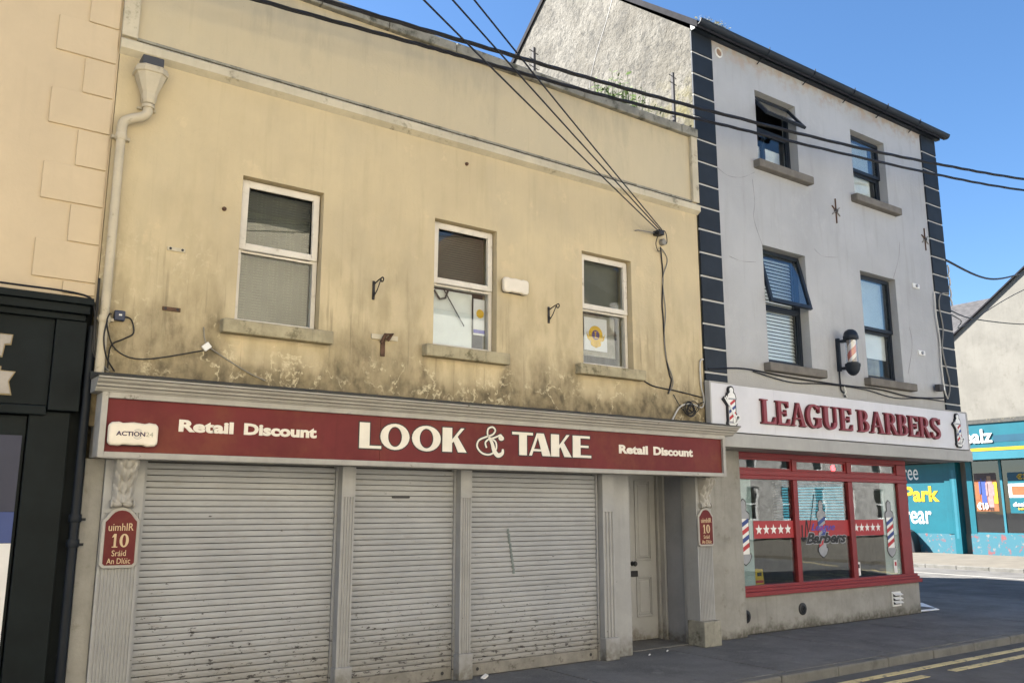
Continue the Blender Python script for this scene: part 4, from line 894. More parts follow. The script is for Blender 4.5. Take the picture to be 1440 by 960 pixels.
# windows
def bwindow(x0, x1, z0, z1, zs, opened=None, kind='net'):
    y0, y1 = .14, .20
    w = frame_box(MB(), x0 + .004, x1 - .004, z0 + .004, z1 - .004, .055, y0, y1).box(x0 + .055, x1 - .055, y0, y1, zs - .03, zs + .03).build('window', m_navy, bb, bevel=.004)
    MB().box(x0 + .055, x1 - .055, .168, .174, z0 + .055, zs - .03).build('pane', m_glass, w)
    frame_box(MB(), x0 + .058, x1 - .058, z0 + .058, zs - .03, .03, .150, .166).build('sash', m_navy, w)
    U = Vector((1, 0, 0)); hx0, hx1 = x0 + .02, x1 - .02; L = (z1 - .02) - (zs - .01)
    ang = R(opened or 0); D = Vector((0, -math.sin(ang), -math.cos(ang))); hin = Vector((0, .125, z1 - .025))
    def bar(u0, u1, l0, l1, nm=None, m=m_navy, th=.022, mbx=None):
        mbx.obox(hin + D * ((l0 + l1) / 2) + U * ((u0 + u1) / 2), U, D, U.cross(D), (u1 - u0) / 2, (l1 - l0) / 2, th)
    s_ = MB(); t = .055
    for q in ((hx0, hx0 + t, 0, L), (hx1 - t, hx1, 0, L), (hx0 + t, hx1 - t, 0, t), (hx0 + t, hx1 - t, L - t, L)): bar(*q, mbx=s_)
    s_.build('opening_sash', m_navy, w, bevel=.004)
    p = MB(); bar(hx0 + t, hx1 - t, t, L - t, th=.003, mbx=p); p.build('pane', m_glassb, w)
    sx0, sx1 = x0 - .115, x1 + .21
    MB().box(x0 - .115, x1 + .20, -.115, .138, z0 - .125, z0 - .003).build('sill', m_bsill, w, bevel=.016)
    return w
w = bwindow(*BWn[0], 7.22, opened=37)
MB().box(9.86, 10.70, .30, .31, 6.62, 7.05).build('net_curtain', m_blindw, w)
MB().box(10.22, 10.28, .24, .29, 6.62, 7.20).build('post', m_navy, w)
w = bwindow(*BWn[1], 7.12)
def folds(x0, x1, z0, z1, y, n, mat, w, amp=.012):
    P = [(x0 + (x1 - x0) * i / (n * 4), y + amp * math.sin(i * 1.57 + .3 * math.sin(i))) for i in range(n * 4 + 1)]; k = len(P)
    MB().add([(p[0], p[1], z0) for p in P] + [(p[0], p[1], z1) for p in P], [(i, i + 1, k + i + 1, k + i) for i in range(k - 1)]).build('net_curtain', mat, w, smooth=60)
folds(12.25, 13.02, 6.66, 7.70, .24, 22, m_blindw, w)
w = bwindow(*BWn[2], 4.50, opened=13.5)
venetian(MB(), 9.84, 10.70, 3.70, 5.28, .245, pitch=.052, tilt=62, d=.05).build('blind', m_blindw, w, kind='stuff')
w = bwindow(*BWn[3], 4.46)
MB().box(12.22, 13.09, .235, .24, 4.02, 5.30).build('roller_blind', m_blindw, w)
folds(12.22, 12.95, 3.69, 4.45, .28, 14, m_curt, w)
# hairline cracks in the render
CRACKS = [[(8.885, 6.30), (9.10, 6.23), (9.32, 6.25), (9.50, 6.31), (9.70, 6.42)], [(9.64, 6.30), (9.66, 5.95), (9.62, 5.72), (9.70, 5.5), (9.776, 5.345)], [(13.10, 5.36), (13.32, 5.75), (13.40, 6.05)], [(9.05, 5.05), (9.3, 5.02), (9.62, 5.06)], [(13.3, 3.8), (13.5, 4.3), (13.46, 4.6)], [(11.0, 5.5), (11.2, 5.42), (11.6, 5.47)]]
m_crack = M('crack_grey', (0.22, 0.22, 0.215), .9, .1, bmp=0)  # plain grey of the crack ribbons
for pts in CRACKS:
    A_, B_ = stroke_sides(smooth_path(pts, 4), [.004 + .003 * math.sin(i * 1.3) for i in range(4 * (len(pts) - 1) + 1)])
    MB().strip(A_, B_, -.0022, .001).build('crack', m_crack, bb)
# small things on the grey wall
rv = thing('round_vent', 'round white-rimmed vent at the top left of the grey wall', 'vent', (9.03, 0, 8.02))
MB().lathe([(.075, 0), (.078, -.012), (.062, -.02), (.058, -.004)], (9.035, 0, 8.075), 20, 'y').build('rim', m_white, rv, smooth=40)
MB().lathe([(.058, -.004), (.001, -.005)], (9.035, 0, 8.075), 16, 'y').build('mesh', m_brown, rv)
def tie(x, z, lab):
    t = thing('wall_tie_plate', lab, 'tie plate', (x, 0, z), 'star-shaped tie plates')
    MB().lathe([(.035, 0), (.035, -.02), (.02, -.04), (.0001, -.045)], (x, 0, z), 10, 'y').build('boss', m_steel, t, smooth=40)
    for a in (90, 270, 145, 325, 215, 35):
        L = .20 if a in (90, 270) else .12; d = Vector((math.cos(R(a)), 0, math.sin(R(a)))); c = Vector((x, -.012, z)) + d * L * .55
        MB().obox(c, d, (-d.z, 0, d.x), (0, 1, 0), L * .45, .007, .008).build('arm', m_rust if a in (90, 270, 145) else m_cablg, t)
tie(11.62, 6.225, 'star-shaped iron tie plate in the middle of the grey wall')
tie(14.20, 6.24, 'star-shaped iron tie plate beside the right-hand quoins')
for (x, z, lab) in ((13.757, 5.317, 'small white cable fitting right of the right grey window, the upper one'), (13.744, 4.17, 'small white cable fitting right of the right grey window, the lower one')):
    t = thing('wall_fitting', lab, 'fitting', (x, 0, z))
    MB().box(x - .10, x + .10, -.025, -.001, z - .02, z + .06).build('plate', m_white, t, bevel=.008)
    MB().lathe([(.028, -.025), (.028, -.045), (.0001, -.047)], (x, 0, z + .02), 10, 'y').build('knob', m_grey, t)
sl = thing('security_lamp', 'small grey security lamp near the right end of the barber sign', 'lamp', (14.1, 0, 3.58))
MB().box(14.0, 14.14, -.13, -.04, 3.57, 3.68).build('head', m_steel, sl, bevel=.01); MB().box(14.14, 14.24, -.09, -.001, 3.60, 3.65).build('arm', m_white, sl)
# barber pole lamp
bpz = thing('barber_pole', 'red and white striped barber pole on a black bracket between the grey windows', 'barber pole', (11.45, -.2, 3.58))
px, py = 11.43, -.22
MB().lathe([(.0001, .70), (.04, .695), (.075, .675), (.098, .64), (.105, .60), (.112, .595), (.112, .55), (.085, .545), (.085, .53)], (px, py, 3.575), 22).build('cap', m_navy, bpz, smooth=45)
MB().lathe([(.085, .20), (.085, .185), (.112, .18), (.112, .14), (.105, .13), (.098, .09), (.075, .045), (.04, .012), (.0001, 0)], (px, py, 3.575), 22).build('base_cap', m_navy, bpz, smooth=45)
MB().box(11.36, 11.40, -.06, -.001, 3.66, 4.16).box(11.37, 11.44, -.16, -.06, 4.09, 4.13).box(11.37, 11.44, -.16, -.06, 3.68, 3.72).build('bracket', m_navy, bpz, bevel=.004)
m_pw = M('pole_white', (.62, .58, .54), .4, .05, 5, 0); m_pr = M('pole_red', (.50, .10, .06), .4, .08, 5, 0); m_ps = M('pole_brown_grey', (.22, .17, .15), .4, .08, 5, 0)
for ci, (mt, a0, aw) in enumerate(((m_pr, 0, 110), (m_pw, 110, 60), (m_ps, 170, 90), (m_pw, 260, 100))):
    mb = MB(); nz = 14; vs = []
    for j in range(nz + 1):
        for i in range(5):
            a = R(a0 + aw * i / 4 + j * 26); vs.append((px + .066 * math.cos(a), py + .066 * math.sin(a), 3.755 + j * .37 / nz))
    mb.add(vs, [(j * 5 + i, j * 5 + i + 1, j * 5 + 6 + i, j * 5 + 5 + i) for j in range(nz) for i in range(4)]); mb.build('stripe', mt, bpz, smooth=60)
mb = MB(); mb.lathe([(.084, .18), (.084, .55)], (px, py, 3.575), 22); mb.build('glass_tube', mat_glass('pole_glass', (.9, .9, .9), 1.5, .05), bpz, smooth=60)
# cables over the sign
cable('wall_cable', [(8.5, -.03, 3.43), (9.2, -.03, 3.50), (10.0, -.03, 3.47), (10.8, -.03, 3.46), (11.5, -.03, 3.46), (12.4, -.03, 3.47), (13.3, -.03, 3.42), (14.2, -.03, 3.47), (14.36, -.03, 3.50)], .011, m_cabl, 'dark cable running level along the grey wall above the barber sign')
cable('wall_cable', [(9.4, -.025, 3.48), (10.2, -.025, 3.40), (11.0, -.025, 3.44), (12.0, -.025, 3.44), (12.8, -.025, 3.37), (13.6, -.025, 3.42), (14.3, -.025, 3.42)], .008, m_cabl, 'thinner dark cable sagging just above the barber sign')
cable('wall_cable', [(11.385, -.02, 3.66), (11.385, -.02, 3.5), (11.40, -.02, 3.38), (11.46, -.03, 3.34), (11.47, -.03, 3.28)], .012, m_cabl, 'black cable dropping from the barber pole to the sign')
cable('wall_cable', [(11.47, -.02, 3.45), (11.49, -.03, 3.36), (11.46, -.03, 3.33), (11.52, -.03, 3.28)], .014, m_cablw, 'short white cable loop under the barber pole')
cable('wall_cable', [(14.30, -.03, 5.3), (14.29, -.03, 4.9), (14.33, -.03, 4.5), (14.31, -.03, 4.0), (14.34, -.03, 3.6), (14.40, -.04, 3.47)], .013, m_cablw, 'pale cable hanging along the inner edge of the right-hand quoins')
cable('wall_cable', [(14.75, -.04, 5.35), (14.5, -.04, 5.3), (14.40, -.04, 5.1), (14.46, -.04, 4.7), (14.37, -.04, 4.3), (14.50, -.04, 3.75), (14.42, -.04, 3.5)], .012, m_cablg, 'grey cable wavering down across the right-hand quoins')
coil = MB(); coil.tube([(14.86 + .03 * math.sin(i * .9), -.02 - .0 * i, 5.85 - .03 * i + .035 * math.cos(i * .9)) for i in range(24)], .016, 6)
tag(coil.build('cable_coil', m_cablw, None), 'pale coiled cable on the right corner of the grey building', 'cable')
# shop sign ------------------------------------------------------
sg = MB().box(8.44, 14.80, -.095, -.028, 2.625, 3.245).box(8.415, 8.4395, -.11, -.03, 2.61, 3.262).box(8.44, 14.80, -.108, -.03, 3.2455, 3.262).box(14.801, 14.82, -.108, -.03, 2.61, 3.262).build('shop_sign', m_signgrey, bb)
sx = [8.441, 9.70, 11.02, 12.3, 13.6, 14.80]
for a, b in zip(sx[:-1], sx[1:]): MB().box(a + .001, b - .001, -.104, -.0955, 2.628, 3.243).build('sign_panel', m_signwhite, sg)
MB().box(8.445, 14.86, -.125, .44, 2.432, 2.608).build('sign_band', m_signgrey, bb, bevel=.006)
MB().box(14.825, 14.86, -.10, 1.6, 2.61, 3.25).build('sign_return', m_signgrey, bb)
LB = {'LEAGUE': [(9.361, 9.682), (9.672, 9.985), (9.989, 10.349), (10.334, 10.700), (10.712, 11.108), (11.118, 11.448)], 'BARBERS': [(11.56, 11.895), (11.880, 12.277), (12.262, 12.632), (12.606, 12.942), (12.925, 13.240), (13.215, 13.575), (13.575, 13.905)]}
for wd, rr in LB.items():
    for ch, (a, b) in zip(wd, rr):
        a, b = a + .012, b - .012
        o = prims_mesh(MB(), ROM[ch], a, 2.768, b - a, .325, -.152, -.125).build('letter', m_redlet, sg)
        prims_mesh(MB(), ROM[ch], a, 2.768, b - a, .325, -.124, -.1045, e=.004).build('letter_back', m_redside, sg)
def pole_badge(xc, zc_, h, yy, parent, sc=True):
    """cut-out barber pole with scissors, on a dark backing"""
    w = h * .30
    def at(pts): return [(xc + p[0] * w, zc_ + p[1] * h) for p in pts]
    body = [(-.42, .12), (-.50, .06), (-.30, 0), (.30, 0), (.50, .06), (.42, .12), (.42, .66), (.50, .72), (.40, .82), (.18, .87)] + [(.24 * math.cos(R(a)), .93 + .07 * math.sin(R(a))) for a in range(-40, 221, 26)] + [(-.18, .87), (-.40, .82), (-.50, .72), (-.42, .66)]
    bk = MB(); bk.prism(poly_offset(at(body), .022), 'y', yy - .028, yy)
    if sc:
        bk.strip(*stroke_sides(at([(-.95, .72), (.75, .20)]), .06), yy - .0275, yy)
    root = bk.build('pole_cutout', m_blk, parent)
    MB().prism(at(body), 'y', yy - .034, yy - .0285).build('pole_body', m_white, root)
    for i, mt in enumerate((m_redp, m_blue, m_redp)):
        z0 = .14 + i * .17
        MB().prism(at([(-.41, z0), (.41, z0 + .16), (.41, z0 + .24), (-.41, z0 + .08)]), 'y', yy - .037, yy - .0345).build('stripe', mt, root)
    MB().prism(at([(-.46, .68), (.46, .68), (.40, .72), (-.40, .72)]), 'y', yy - .038, yy - .0345).build('collar', m_grey, root)
    MB().prism(at([(-.46, .06), (.46, .06), (.40, .12), (-.40, .12)]), 'y', yy - .038, yy - .0345).build('collar', m_grey, root)
    if sc:
        mb = MB(); mb.strip(*stroke_sides(at([(-.95, .72), (.35, .26)]), .020), yy - .043, yy - .0385); mb.strip(*stroke_sides(at([(-.78, .76), (.20, .22)]), .020), yy - .046, yy - .0435)
        for (cx, cz) in ((.30, .13), (.62, .22)):
            A = at(ell(cx, cz, .30, .075, 0, 360)); B = at(ell(cx, cz, .16, .045, 0, 360)); mb.strip(A, B, yy - .0465, yy - .0385)
        mb.build('scissors', m_white, root)
pole_badge(8.80, 2.70, .50, -.104, sg); pole_badge(14.46, 2.67, .53, -.104, sg)
# ground floor ---------------------------------------------------
GY = .44
MB().box(8.60, 9.41, .30, .92, 0, 2.43).build('shop_pillar', m_plinth, bb, bevel=.01)
MB().box(9.412, 13.85, GY, .62, 0, .485).build('plinth', m_plinth, bb, bevel=.008)
rf = MB().box(9.412, 13.88, GY - .05, .60, .487, .545).box(9.412, 13.86, GY - .02, .60, .545, .585).box(9.412, 13.84, GY - .0, .60, .585, .625).build('shop_window', m_redframe, bb, bevel=.005)
XM = [(9.412, 9.50), (10.735, 10.835), (12.085, 12.20), (13.46, 13.73)]
for a, b in XM:
    MB().box(a, b, GY - .005, .54, .625, 2.06).box(a, b, GY - .005, .54, 2.19, 2.36).build('mullion', m_redframe, rf, bevel=.006)
MB().box(9.412, 13.73, GY - .02, .55, 2.061, 2.115).box(9.412, 13.73, GY - .008, .54, 2.115, 2.189).build('transom', m_redframe, rf, bevel=.006)
MB().box(9.412, 13.73, GY - .01, .55, 2.361, 2.431).build('head_rail', m_redframe, rf, bevel=.006)
for (a, b) in ((9.50, 10.735), (10.835, 12.085), (12.20, 13.46)):
    MB().box(a, b, .475, .483, .626, 2.06).build('pane', m_glassb, rf)
    MB().box(a, b, .475, .483, 2.19, 2.36).build('pane', m_glassb, rf)
    frame_box(MB(), a, b, 2.19, 2.36, .03, .455, .474).build('sash', m_redframe, rf)
MB().prism([(13.60, .63), (13.72, .63), (14.81, 1.95), (14.81, 2.048), (14.6, 2.048)], 'z', 0, 2.43).build('entrance_wall', m_plinth, bb)
mb = MB(); wall_cells(mb, 2.05, 5.46, 0, 2.44, [(2.15, 3.75, 1.30, 2.22)], BX1 - .20, BX1 - .002, 'x'); mb.build('side_wall', m_plinth, bb)
MB().box(8.76, 14.6, .62, 5.45, .002, .02).build('shop_floor', m_roomfl, bb)
vb = MB()
for i in range(17):
    z = 1.32 + i * .053; vb.add([(BX1 - .25, 2.1, z), (BX1 - .25, 3.8, z), (BX1 - .225, 3.8, z + .022), (BX1 - .225, 2.1, z + .022)], [(0, 1, 2, 3)])
vb.build('side_blind', m_blindw, bb, kind='stuff')
MB().box(8.8, 14.5, 5.38, 5.44, 0, 2.85).build('shop_back_wall', m_room, bb)
# things in and on the shop window
GYf = .4735
def decal_pole(xc, z0, z1, lab, mat_body, film=None):
    t = thing('pole_decal', lab, 'window sticker', (xc, GYf, z0))
    h = z1 - z0; w = h * .26
    if film: MB().box(film[0], film[1], GYf + .0115, GYf + .013, .626, 2.058).build('film', m_frost, t)
    at = lambda pts: [(xc + p[0] * w, z0 + p[1] * h) for p in pts]
    body = [(-.40, .16), (.40, .16), (.40, .70), (-.40, .70)]
    cap = [(-.5, .70), (.5, .70), (.46, .78), (.20, .82), (.24, .88), (.20, .96), (0, 1), (-.20, .96), (-.24, .88), (-.20, .82), (-.46, .78)]
    base = [(-.5, .16), (-.5, .11), (-.34, .05), (0, 0), (.34, .05), (.5, .11), (.5, .16)]
    MB().prism(at(body), 'y', GYf - .0015, GYf).build('body', mat_body, t)
    MB().prism(poly_offset(at(body), .010), 'y', GYf - .0008, GYf + .0001).build('outline', m_blk, t)
    for pts in (cap, base):
        MB().prism(poly_offset(at(pts), .012), 'y', GYf - .0012, GYf + .0).build('outline', m_blk, t); MB().prism(at(pts), 'y', GYf - .003, GYf - .0014).build('chrome', m_grey, t)
    for i, mt in enumerate((m_redp, m_blue, m_redp, m_blue)):
        zz = .17 + i * .125
        MB().prism(at([(-.40, zz), (.40, zz + .10), (.40, zz + .17), (-.40, zz + .07)]), 'y', GYf - .003, GYf - .0017).build('stripe', mt, t)
decal_pole(9.650, .90, 1.78, 'barber pole sticker on pale film at the left edge of the shop window', m_white, (9.505, 9.845))
decal_pole(11.40, .95, 1.78, 'greyish barber pole sticker in the middle pane of the shop window', m_grey)  # grey body colour stands in for the reflection that dulls this sticker
decal_pole(13.20, .90, 1.78, 'barber pole sticker on pale film in the right pane of the shop window', m_white, (13.02, 13.455))
bd = thing('star_band', 'red band of white stars across the barber shop window', 'window sticker', (11.5, GYf, 1.24))
m_band = M('red_window_band', (.34, .03, .035), .5, .06, 3, 0)
for (a, b) in ((9.85, 10.732), (10.838, 12.082), (12.203, 13.02)):
    MB().box(a, b, GYf + .0006, GYf + .0014, 1.245, 1.485).build('band', m_band, bd)
def star(xc, zc_, r):
    return [(xc + (r if k % 2 == 0 else r * .42) * math.cos(R(90 + 36 * k)), zc_ + (r if k % 2 == 0 else r * .42) * math.sin(R(90 + 36 * k))) for k in range(10)]
for x in (9.96, 10.12, 10.28, 10.44, 10.60): MB().prism(star(x, 1.365, .075), 'y', GYf - .0006, GYf + .0004).build('star', m_white, bd)
for x in (12.28, 12.42, 12.57, 12.72, 12.87): MB().prism(star(x, 1.365, .07), 'y', GYf - .0006, GYf + .0004).build('star', m_white, bd)
sc = thing('script_lettering', 'League Barbers script lettering on the middle pane of the shop window', 'lettering', (11.5, GYf - .004, 1.1))
text('lettering', 'League', m_pblue, sc, (11.14, GYf - .0036, 1.305), X_, Z_, .58, .135, .002, bold=.012, shear=.35)
text('lettering_edge', 'Barbers', m_grey, sc, (10.985, GYf - .0022, 1.137), X_, Z_, 1.02, .180, .001, bold=.075, shear=.35)
text('lettering', 'Barbers', m_blk, sc, (11.0, GYf - .0036, 1.15), X_, Z_, .99, .155, .002, bold=.035, shear=.35)
mb = MB(); mb.strip(*stroke_sides(smooth_path([(10.93, 1.42), (10.93, 1.20), (10.99, 1.25), (11.04, 1.48), (11.09, 1.22), (11.14, 1.32)], 6), .024), GYf - .003, GYf); mb.strip(*stroke_sides([(11.10, 1.35), (11.26, 1.86)], .014), GYf - .003, GYf); mb.build('flourish', m_blk, sc)
ld = thing('led_sign', 'small red lit sign in the middle top light of the barber window', 'lit sign', (11.9, .56, 2.2))
MB().box(11.72, 12.02, .56, .60, 2.19, 2.36).build('case', m_boxshade, ld)
MB().lathe([(.026, 0), (.050, 0), (.050, -.01), (.026, -.01)], (11.90, .558, 2.268), 16, 'y', R(40), R(340)).box(11.89, 11.95, .548, .556, 2.262, 2.274).build('ring_light', m_led, ld)
cs = thing('caution_board', 'yellow folding floor board inside the barber window, bottom left', 'floor sign', (9.98, .8, .02))
MB().prism([(9.88, .50), (10.12, .50), (10.08, .83), (9.92, .83)], 'y', .54, .56).build('front_leaf', m_yelp, cs, bevel=.006)
MB().box(9.955, 10.045, .535, .539, .735, .785).build('handle_hole', m_boxshade, cs); MB().box(9.92, 10.08, .535, .539, .645, .68).build('print', m_redp, cs)
MB().prism([(9.87, .02), (9.92, .02), (9.93, .50), (9.88, .50)], 'y', .63, .65).build('leg', m_yelp, cs); MB().prism([(10.08, .02), (10.13, .02), (10.12, .50), (10.07, .50)], 'y', .63, .65).build('leg', m_yelp, cs)
MB().prism([(9.88, .50), (10.12, .50), (10.08, .83), (9.92, .83)], 'y', .61, .63).build('rear_leaf', m_yelp, cs, bevel=.006)
for (x, z, lab) in ((12.26, .70, 'small white notice at the bottom left of the right shop pane'), (13.27, .70, 'small white and red notice at the bottom right of the right shop pane')):
    t = thing('window_notice', lab, 'notice', (x, GYf, z)); MB().box(x - .045, x + .045, GYf - .0015, GYf, z - .05, z + .15).build('sheet', m_paper, t)
    MB().box(x - .02, x + .03, GYf - .0025, GYf - .0016, z + .06, z + .12).build('print', m_blk if x < 13 else m_redp, t)
for (x, z, lab) in ((9.56, .235, 'black round vent in the plinth beside the pillar'), (10.775, .26, 'black round vent in the middle of the barber shop plinth')):
    t = thing('round_vent', lab, 'vent', (x, GY, z)); MB().lathe([(.085, 0), (.085, -.012), (.07, -.018), (.0001, -.016)], (x, GY, z), 18, 'y').build('cover', m_blk, t, smooth=30)
    MB().lathe([(.05, -.0165), (.045, -.022), (.035, -.0225), (.03, -.0165)], (x, GY, z), 14, 'y').build('ring', m_blackpipe, t)
lv = thing('louvre_vent', 'white plastic louvre vent at the right end of the barber shop plinth', 'vent', (13.15, GY, .15))
frame_box(MB(), 13.03, 13.27, .15, .37, .025, GY - .015, GY - .001).build('frame', m_white, lv)
MB().box(13.056, 13.244, GY - .006, GY - .001, .176, .344).build('opening', m_boxshade, lv)
for k in range(3): MB().obox((13.16, GY - .035, .215 + k * .06), (1, 0, 0), (0, -.75, -.5), (0, .5, -.75), .11, .034, .003).build('louvre', m_white, lv)
ws = MB(); ws.prism([(13.86, .56), (14.50, .50), (15.25, 1.22), (14.7, 1.45)], 'z', .002, .012)
tag(ws.build('entrance_slab', M('bright_white_slab', (.9, .9, .89), .6, .03, 4, 0), None), 'white slab on the ground at the corner entrance of the barber shop', 'slab')
weeds('gutter_grass', 'dry grass growing in the left end of the black gutter', 'plant', 8.5, 9.0, -.2, -.12, 8.30, .12, 40, m_dry, m_dry, .02)
# house standing behind along the side street
rbk = thing('rear_building', 'tall plain building behind the barber shop along the side street', 'building', (12.9, 9, 0))
MB().box(11.2, 14.81, 5.73, 14, 0, 10.6).build('wall', m_barber, rbk); MB().box(11.1, 14.9, 5.74, 14.1, 10.6, 10.75).build('roof', m_slate, rbk)

# ================================================================== OVERHEAD WIRES
def bundle(name, pts, r, lab):
    P = smooth_path(pts, 16); t = thing(name, lab, 'overhead cable', P[0], 'thick overhead cable bundles')
    for k in range(3):
        q = [Vector(p) + Vector((0, math.cos(i * .55 + k * 2.1), math.sin(i * .55 + k * 2.1))) * r * .55 for i, p in enumerate(P)]
        MB().tube(q, r * .62, 5).build('strand', m_cabl, t, smooth=60)
bundle('overhead_cable', [(-6.0, -.45, 6.35), (-2, -.45, 6.28), (1.0, -.45, 6.31), (3.05, -.45, 6.405), (4.88, -.45, 6.525), (6.54, -.45, 6.635), (8.365, -.45, 6.795), (11.524, -.45, 7.115), (14.29, -.45, 7.47), (17.24, -.45, 7.90), (24, -.45, 9.0)], .0225, 'upper of the two thick black cable bundles sweeping across both buildings')
bundle('overhead_cable', [(-6.0, -.45, 6.10), (-2, -.45, 6.06), (1.0, -.45, 6.11), (2.23, -.45, 6.16), (3.83, -.45, 6.275), (4.70, -.45, 6.335), (6.53, -.45, 6.465), (8.355, -.45, 6.64), (10.43, -.45, 6.845), (14.02, -.45, 7.235), (17.18, -.45, 7.66), (24, -.45, 8.75)], .020, 'lower of the two thick black cable bundles sweeping across both buildings')
C0 = Vector((0, -7.5475, 1.65))
wire_ends = [((7.60, -.12, 5.085), (2.75, -2.8, 5.03)), ((7.62, -.12, 5.11), (2.88, -2.8, 5.175)), ((7.64, -.12, 5.125), (3.06, -2.8, 5.243))]
wl_ = ['leftmost of the three thin wires rising from the wall anchor over the street', 'middle of the three thin wires rising from the wall anchor over the street', 'rightmost of the three thin wires rising from the wall anchor over the street']
for (a, b), lab in zip(wire_ends, wl_):
    a = Vector(a); b = Vector(b); d = b - a
    pts = [a + d * t + Vector((0, 0, -.10 * math.sin(math.pi * min(1, t / 2.5)))) + Vector((0, 0, .10 * math.sin(math.pi * min(1, 1 / 2.5)) * min(t, 2.5))) for t in [i * .125 for i in range(21)]]
    tag(MB().tube(pts, .0075, 5).build('service_wire', m_cabl), lab, 'wire', 'thin wires from the wall anchor')
def wire(pts, r, lab): return tag(MB().tube(smooth_path(pts, 10), r, 5).build('street_wire', m_cabl), lab, 'wire', 'wires over the side street')
wire([(14.85, 0.0, 5.98), (19, 1.2, 6.55), (26, 3.47, 8.32), (33, 5.4, 10.2)], .022, 'thick wire from the barber building corner across the side street')
wire([(14.85, .08, 5.05), (19, 1.9, 5.75), (22.5, 3.6, 6.35), (26, 3.55, 7.82), (32.5, 3.5, 10)], .012, 'thin wire rising to the right over the white gable')
wire([(14.85, .05, 5.10), (20, 2.1, 5.95), (26, 3.62, 6.84), (32.5, 5.5, 8.1)], .014, 'thin wire sagging to the right across the white gable')

# ================================================================== FAR SHOP across the side street
fs = thing('teal_corner_shop', 'teal painted shop with a whitewashed gable across the side street', 'building', (36, 6, 0))
FX = 33.0
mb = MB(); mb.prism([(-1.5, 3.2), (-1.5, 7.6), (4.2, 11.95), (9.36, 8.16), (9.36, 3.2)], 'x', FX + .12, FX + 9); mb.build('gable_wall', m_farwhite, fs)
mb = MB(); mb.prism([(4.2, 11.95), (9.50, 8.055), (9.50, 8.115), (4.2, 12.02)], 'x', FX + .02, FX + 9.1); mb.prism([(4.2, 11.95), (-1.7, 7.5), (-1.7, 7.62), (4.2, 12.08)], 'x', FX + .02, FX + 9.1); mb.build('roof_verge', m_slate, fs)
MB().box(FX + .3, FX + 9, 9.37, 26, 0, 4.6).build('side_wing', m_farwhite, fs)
MB().box(FX + .05, FX + .3, 9.60, 26, .72, 3.36).build('teal_wall', m_teal, fs)
MB().box(FX + .02, FX + .3, 9.90, 26, .0, .72).build('mural_plinth', m_mural, fs)
MB().box(FX, FX + .35, -1.5, 9.28, .0, .745).build('mural_plinth', m_mural, fs)
MB().box(FX - .05, FX + .3, 9.62, 9.88, 0, 3.42).box(FX + .0, FX + .3, 9.90, 10.12, .72, 3.38).build('pier', m_teal, fs, bevel=.01)
MB().box(FX - .052, FX - .0505, 9.70, 9.80, .55, 3.1).build('pier_inlay', m_tealp, fs)
# canopy-like fascia
fa = MB().box(FX - .55, FX + .3, -1.5, 9.16, 3.42, 4.72).build('sign_box', m_tealp, fs)
MB().box(FX - .55, FX + .3, 9.161, 20, 3.42, 3.56).build('canopy', m_white, fs)
MB().box(FX - .556, FX - .551, -1.5, 9.15, 3.84, 4.72).build('teal_field', m_teal, fa)
MB().box(FX - .562, FX - .5565, -1.5, 7.86, 4.02, 4.27).box(FX - .562, FX - .5565, 8.75, 9.15, 4.02, 4.27).build('dark_band', m_teald, fa)
MB().box(FX - .562, FX - .5515, -1.5, 9.15, 3.725, 3.835).build('yellow_band', m_ylet, fa)
MB().box(FX - .60, FX + .12, -1.5, 9.20, 4.721, 4.80).box(FX - .3, FX + .12, -1.5, 9.20, 4.80, 4.90).build('sign_top', m_lead, fa)
nY = (0, -1, 0)
text('lettering', 'Dealz', m_white, fa, (FX - .564, 9.40, 4.01), nY, Z_, 1.52, .50, .03, bold=.02)
text('lettering', 'Free', m_white, fs, (FX + .048, 12.0, 2.77), nY, Z_, .84, .62, .01)
text('lettering', 'Park', m_ylet, fs, (FX + .048, 11.80, 1.92), nY, Z_, 1.42, .60, .01, bold=.035)
text('lettering', 'rear', m_white, fs, (FX + .048, 11.86, 1.08), nY, Z_, 1.10, .49, .01, bold=.01)
# display windows
MB().box(FX + .02, FX + .12, 9.06, 9.27, .746, 3.41).build('window_post', m_teal, fs)
MB().box(FX + .02, FX + .12, 7.98, 8.06, .80, 3.41).build('window_post', m_tealp, fs); MB().box(FX + .02, FX + .12, -1.4, 9.05, .746, .80).build('window_rail', m_tealp, fs)
MB().box(FX + .06, FX + .07, 8.07, 9.05, .80, 3.41).build('pane', m_glassd, fs); MB().box(FX + .06, FX + .07, -1.4, 7.97, .80, 3.41).build('pane', m_glassd, fs)
MB().box(FX + .10, FX + .115, -1.4, 9.05, .80, 3.41).build('dark_interior', m_blk, fs)
def fposter(nm, lab, y0, y1, z0, z1, parts, words):
    t = thing(nm, lab, 'poster', (FX + .05, (y0 + y1) / 2, z0))
    MB().box(FX + .052, FX + .057, y0, y1, z0, z1).build('sheet', parts[0], t)
    for ip, (a, b, c, d, mt) in enumerate(parts[1]):
        MB().box(FX + .0500 - .0014 * ip, FX + .0510 - .0014 * ip, y1 - (y1 - y0) * b, y1 - (y1 - y0) * a, z0 + (z1 - z0) * c, z0 + (z1 - z0) * d).build('print', mt, t)
    for (s_, a, c, w, h, mt) in words: text('lettering', s_, mt, t, (FX + .028, y1 - (y1 - y0) * a, z0 + (z1 - z0) * c), nY, Z_, w, h, .004, bold=.03)
m_or = M('orange_print', (.26, .085, .03), .5, .15, 9, 0); m_pk = M('pale_pink_print', (.26, .17, .17), .5, .15, 9, 0); m_dk = M('brown_black_print_and_shade', (.06, .04, .04), .5, .2, 9, 0)
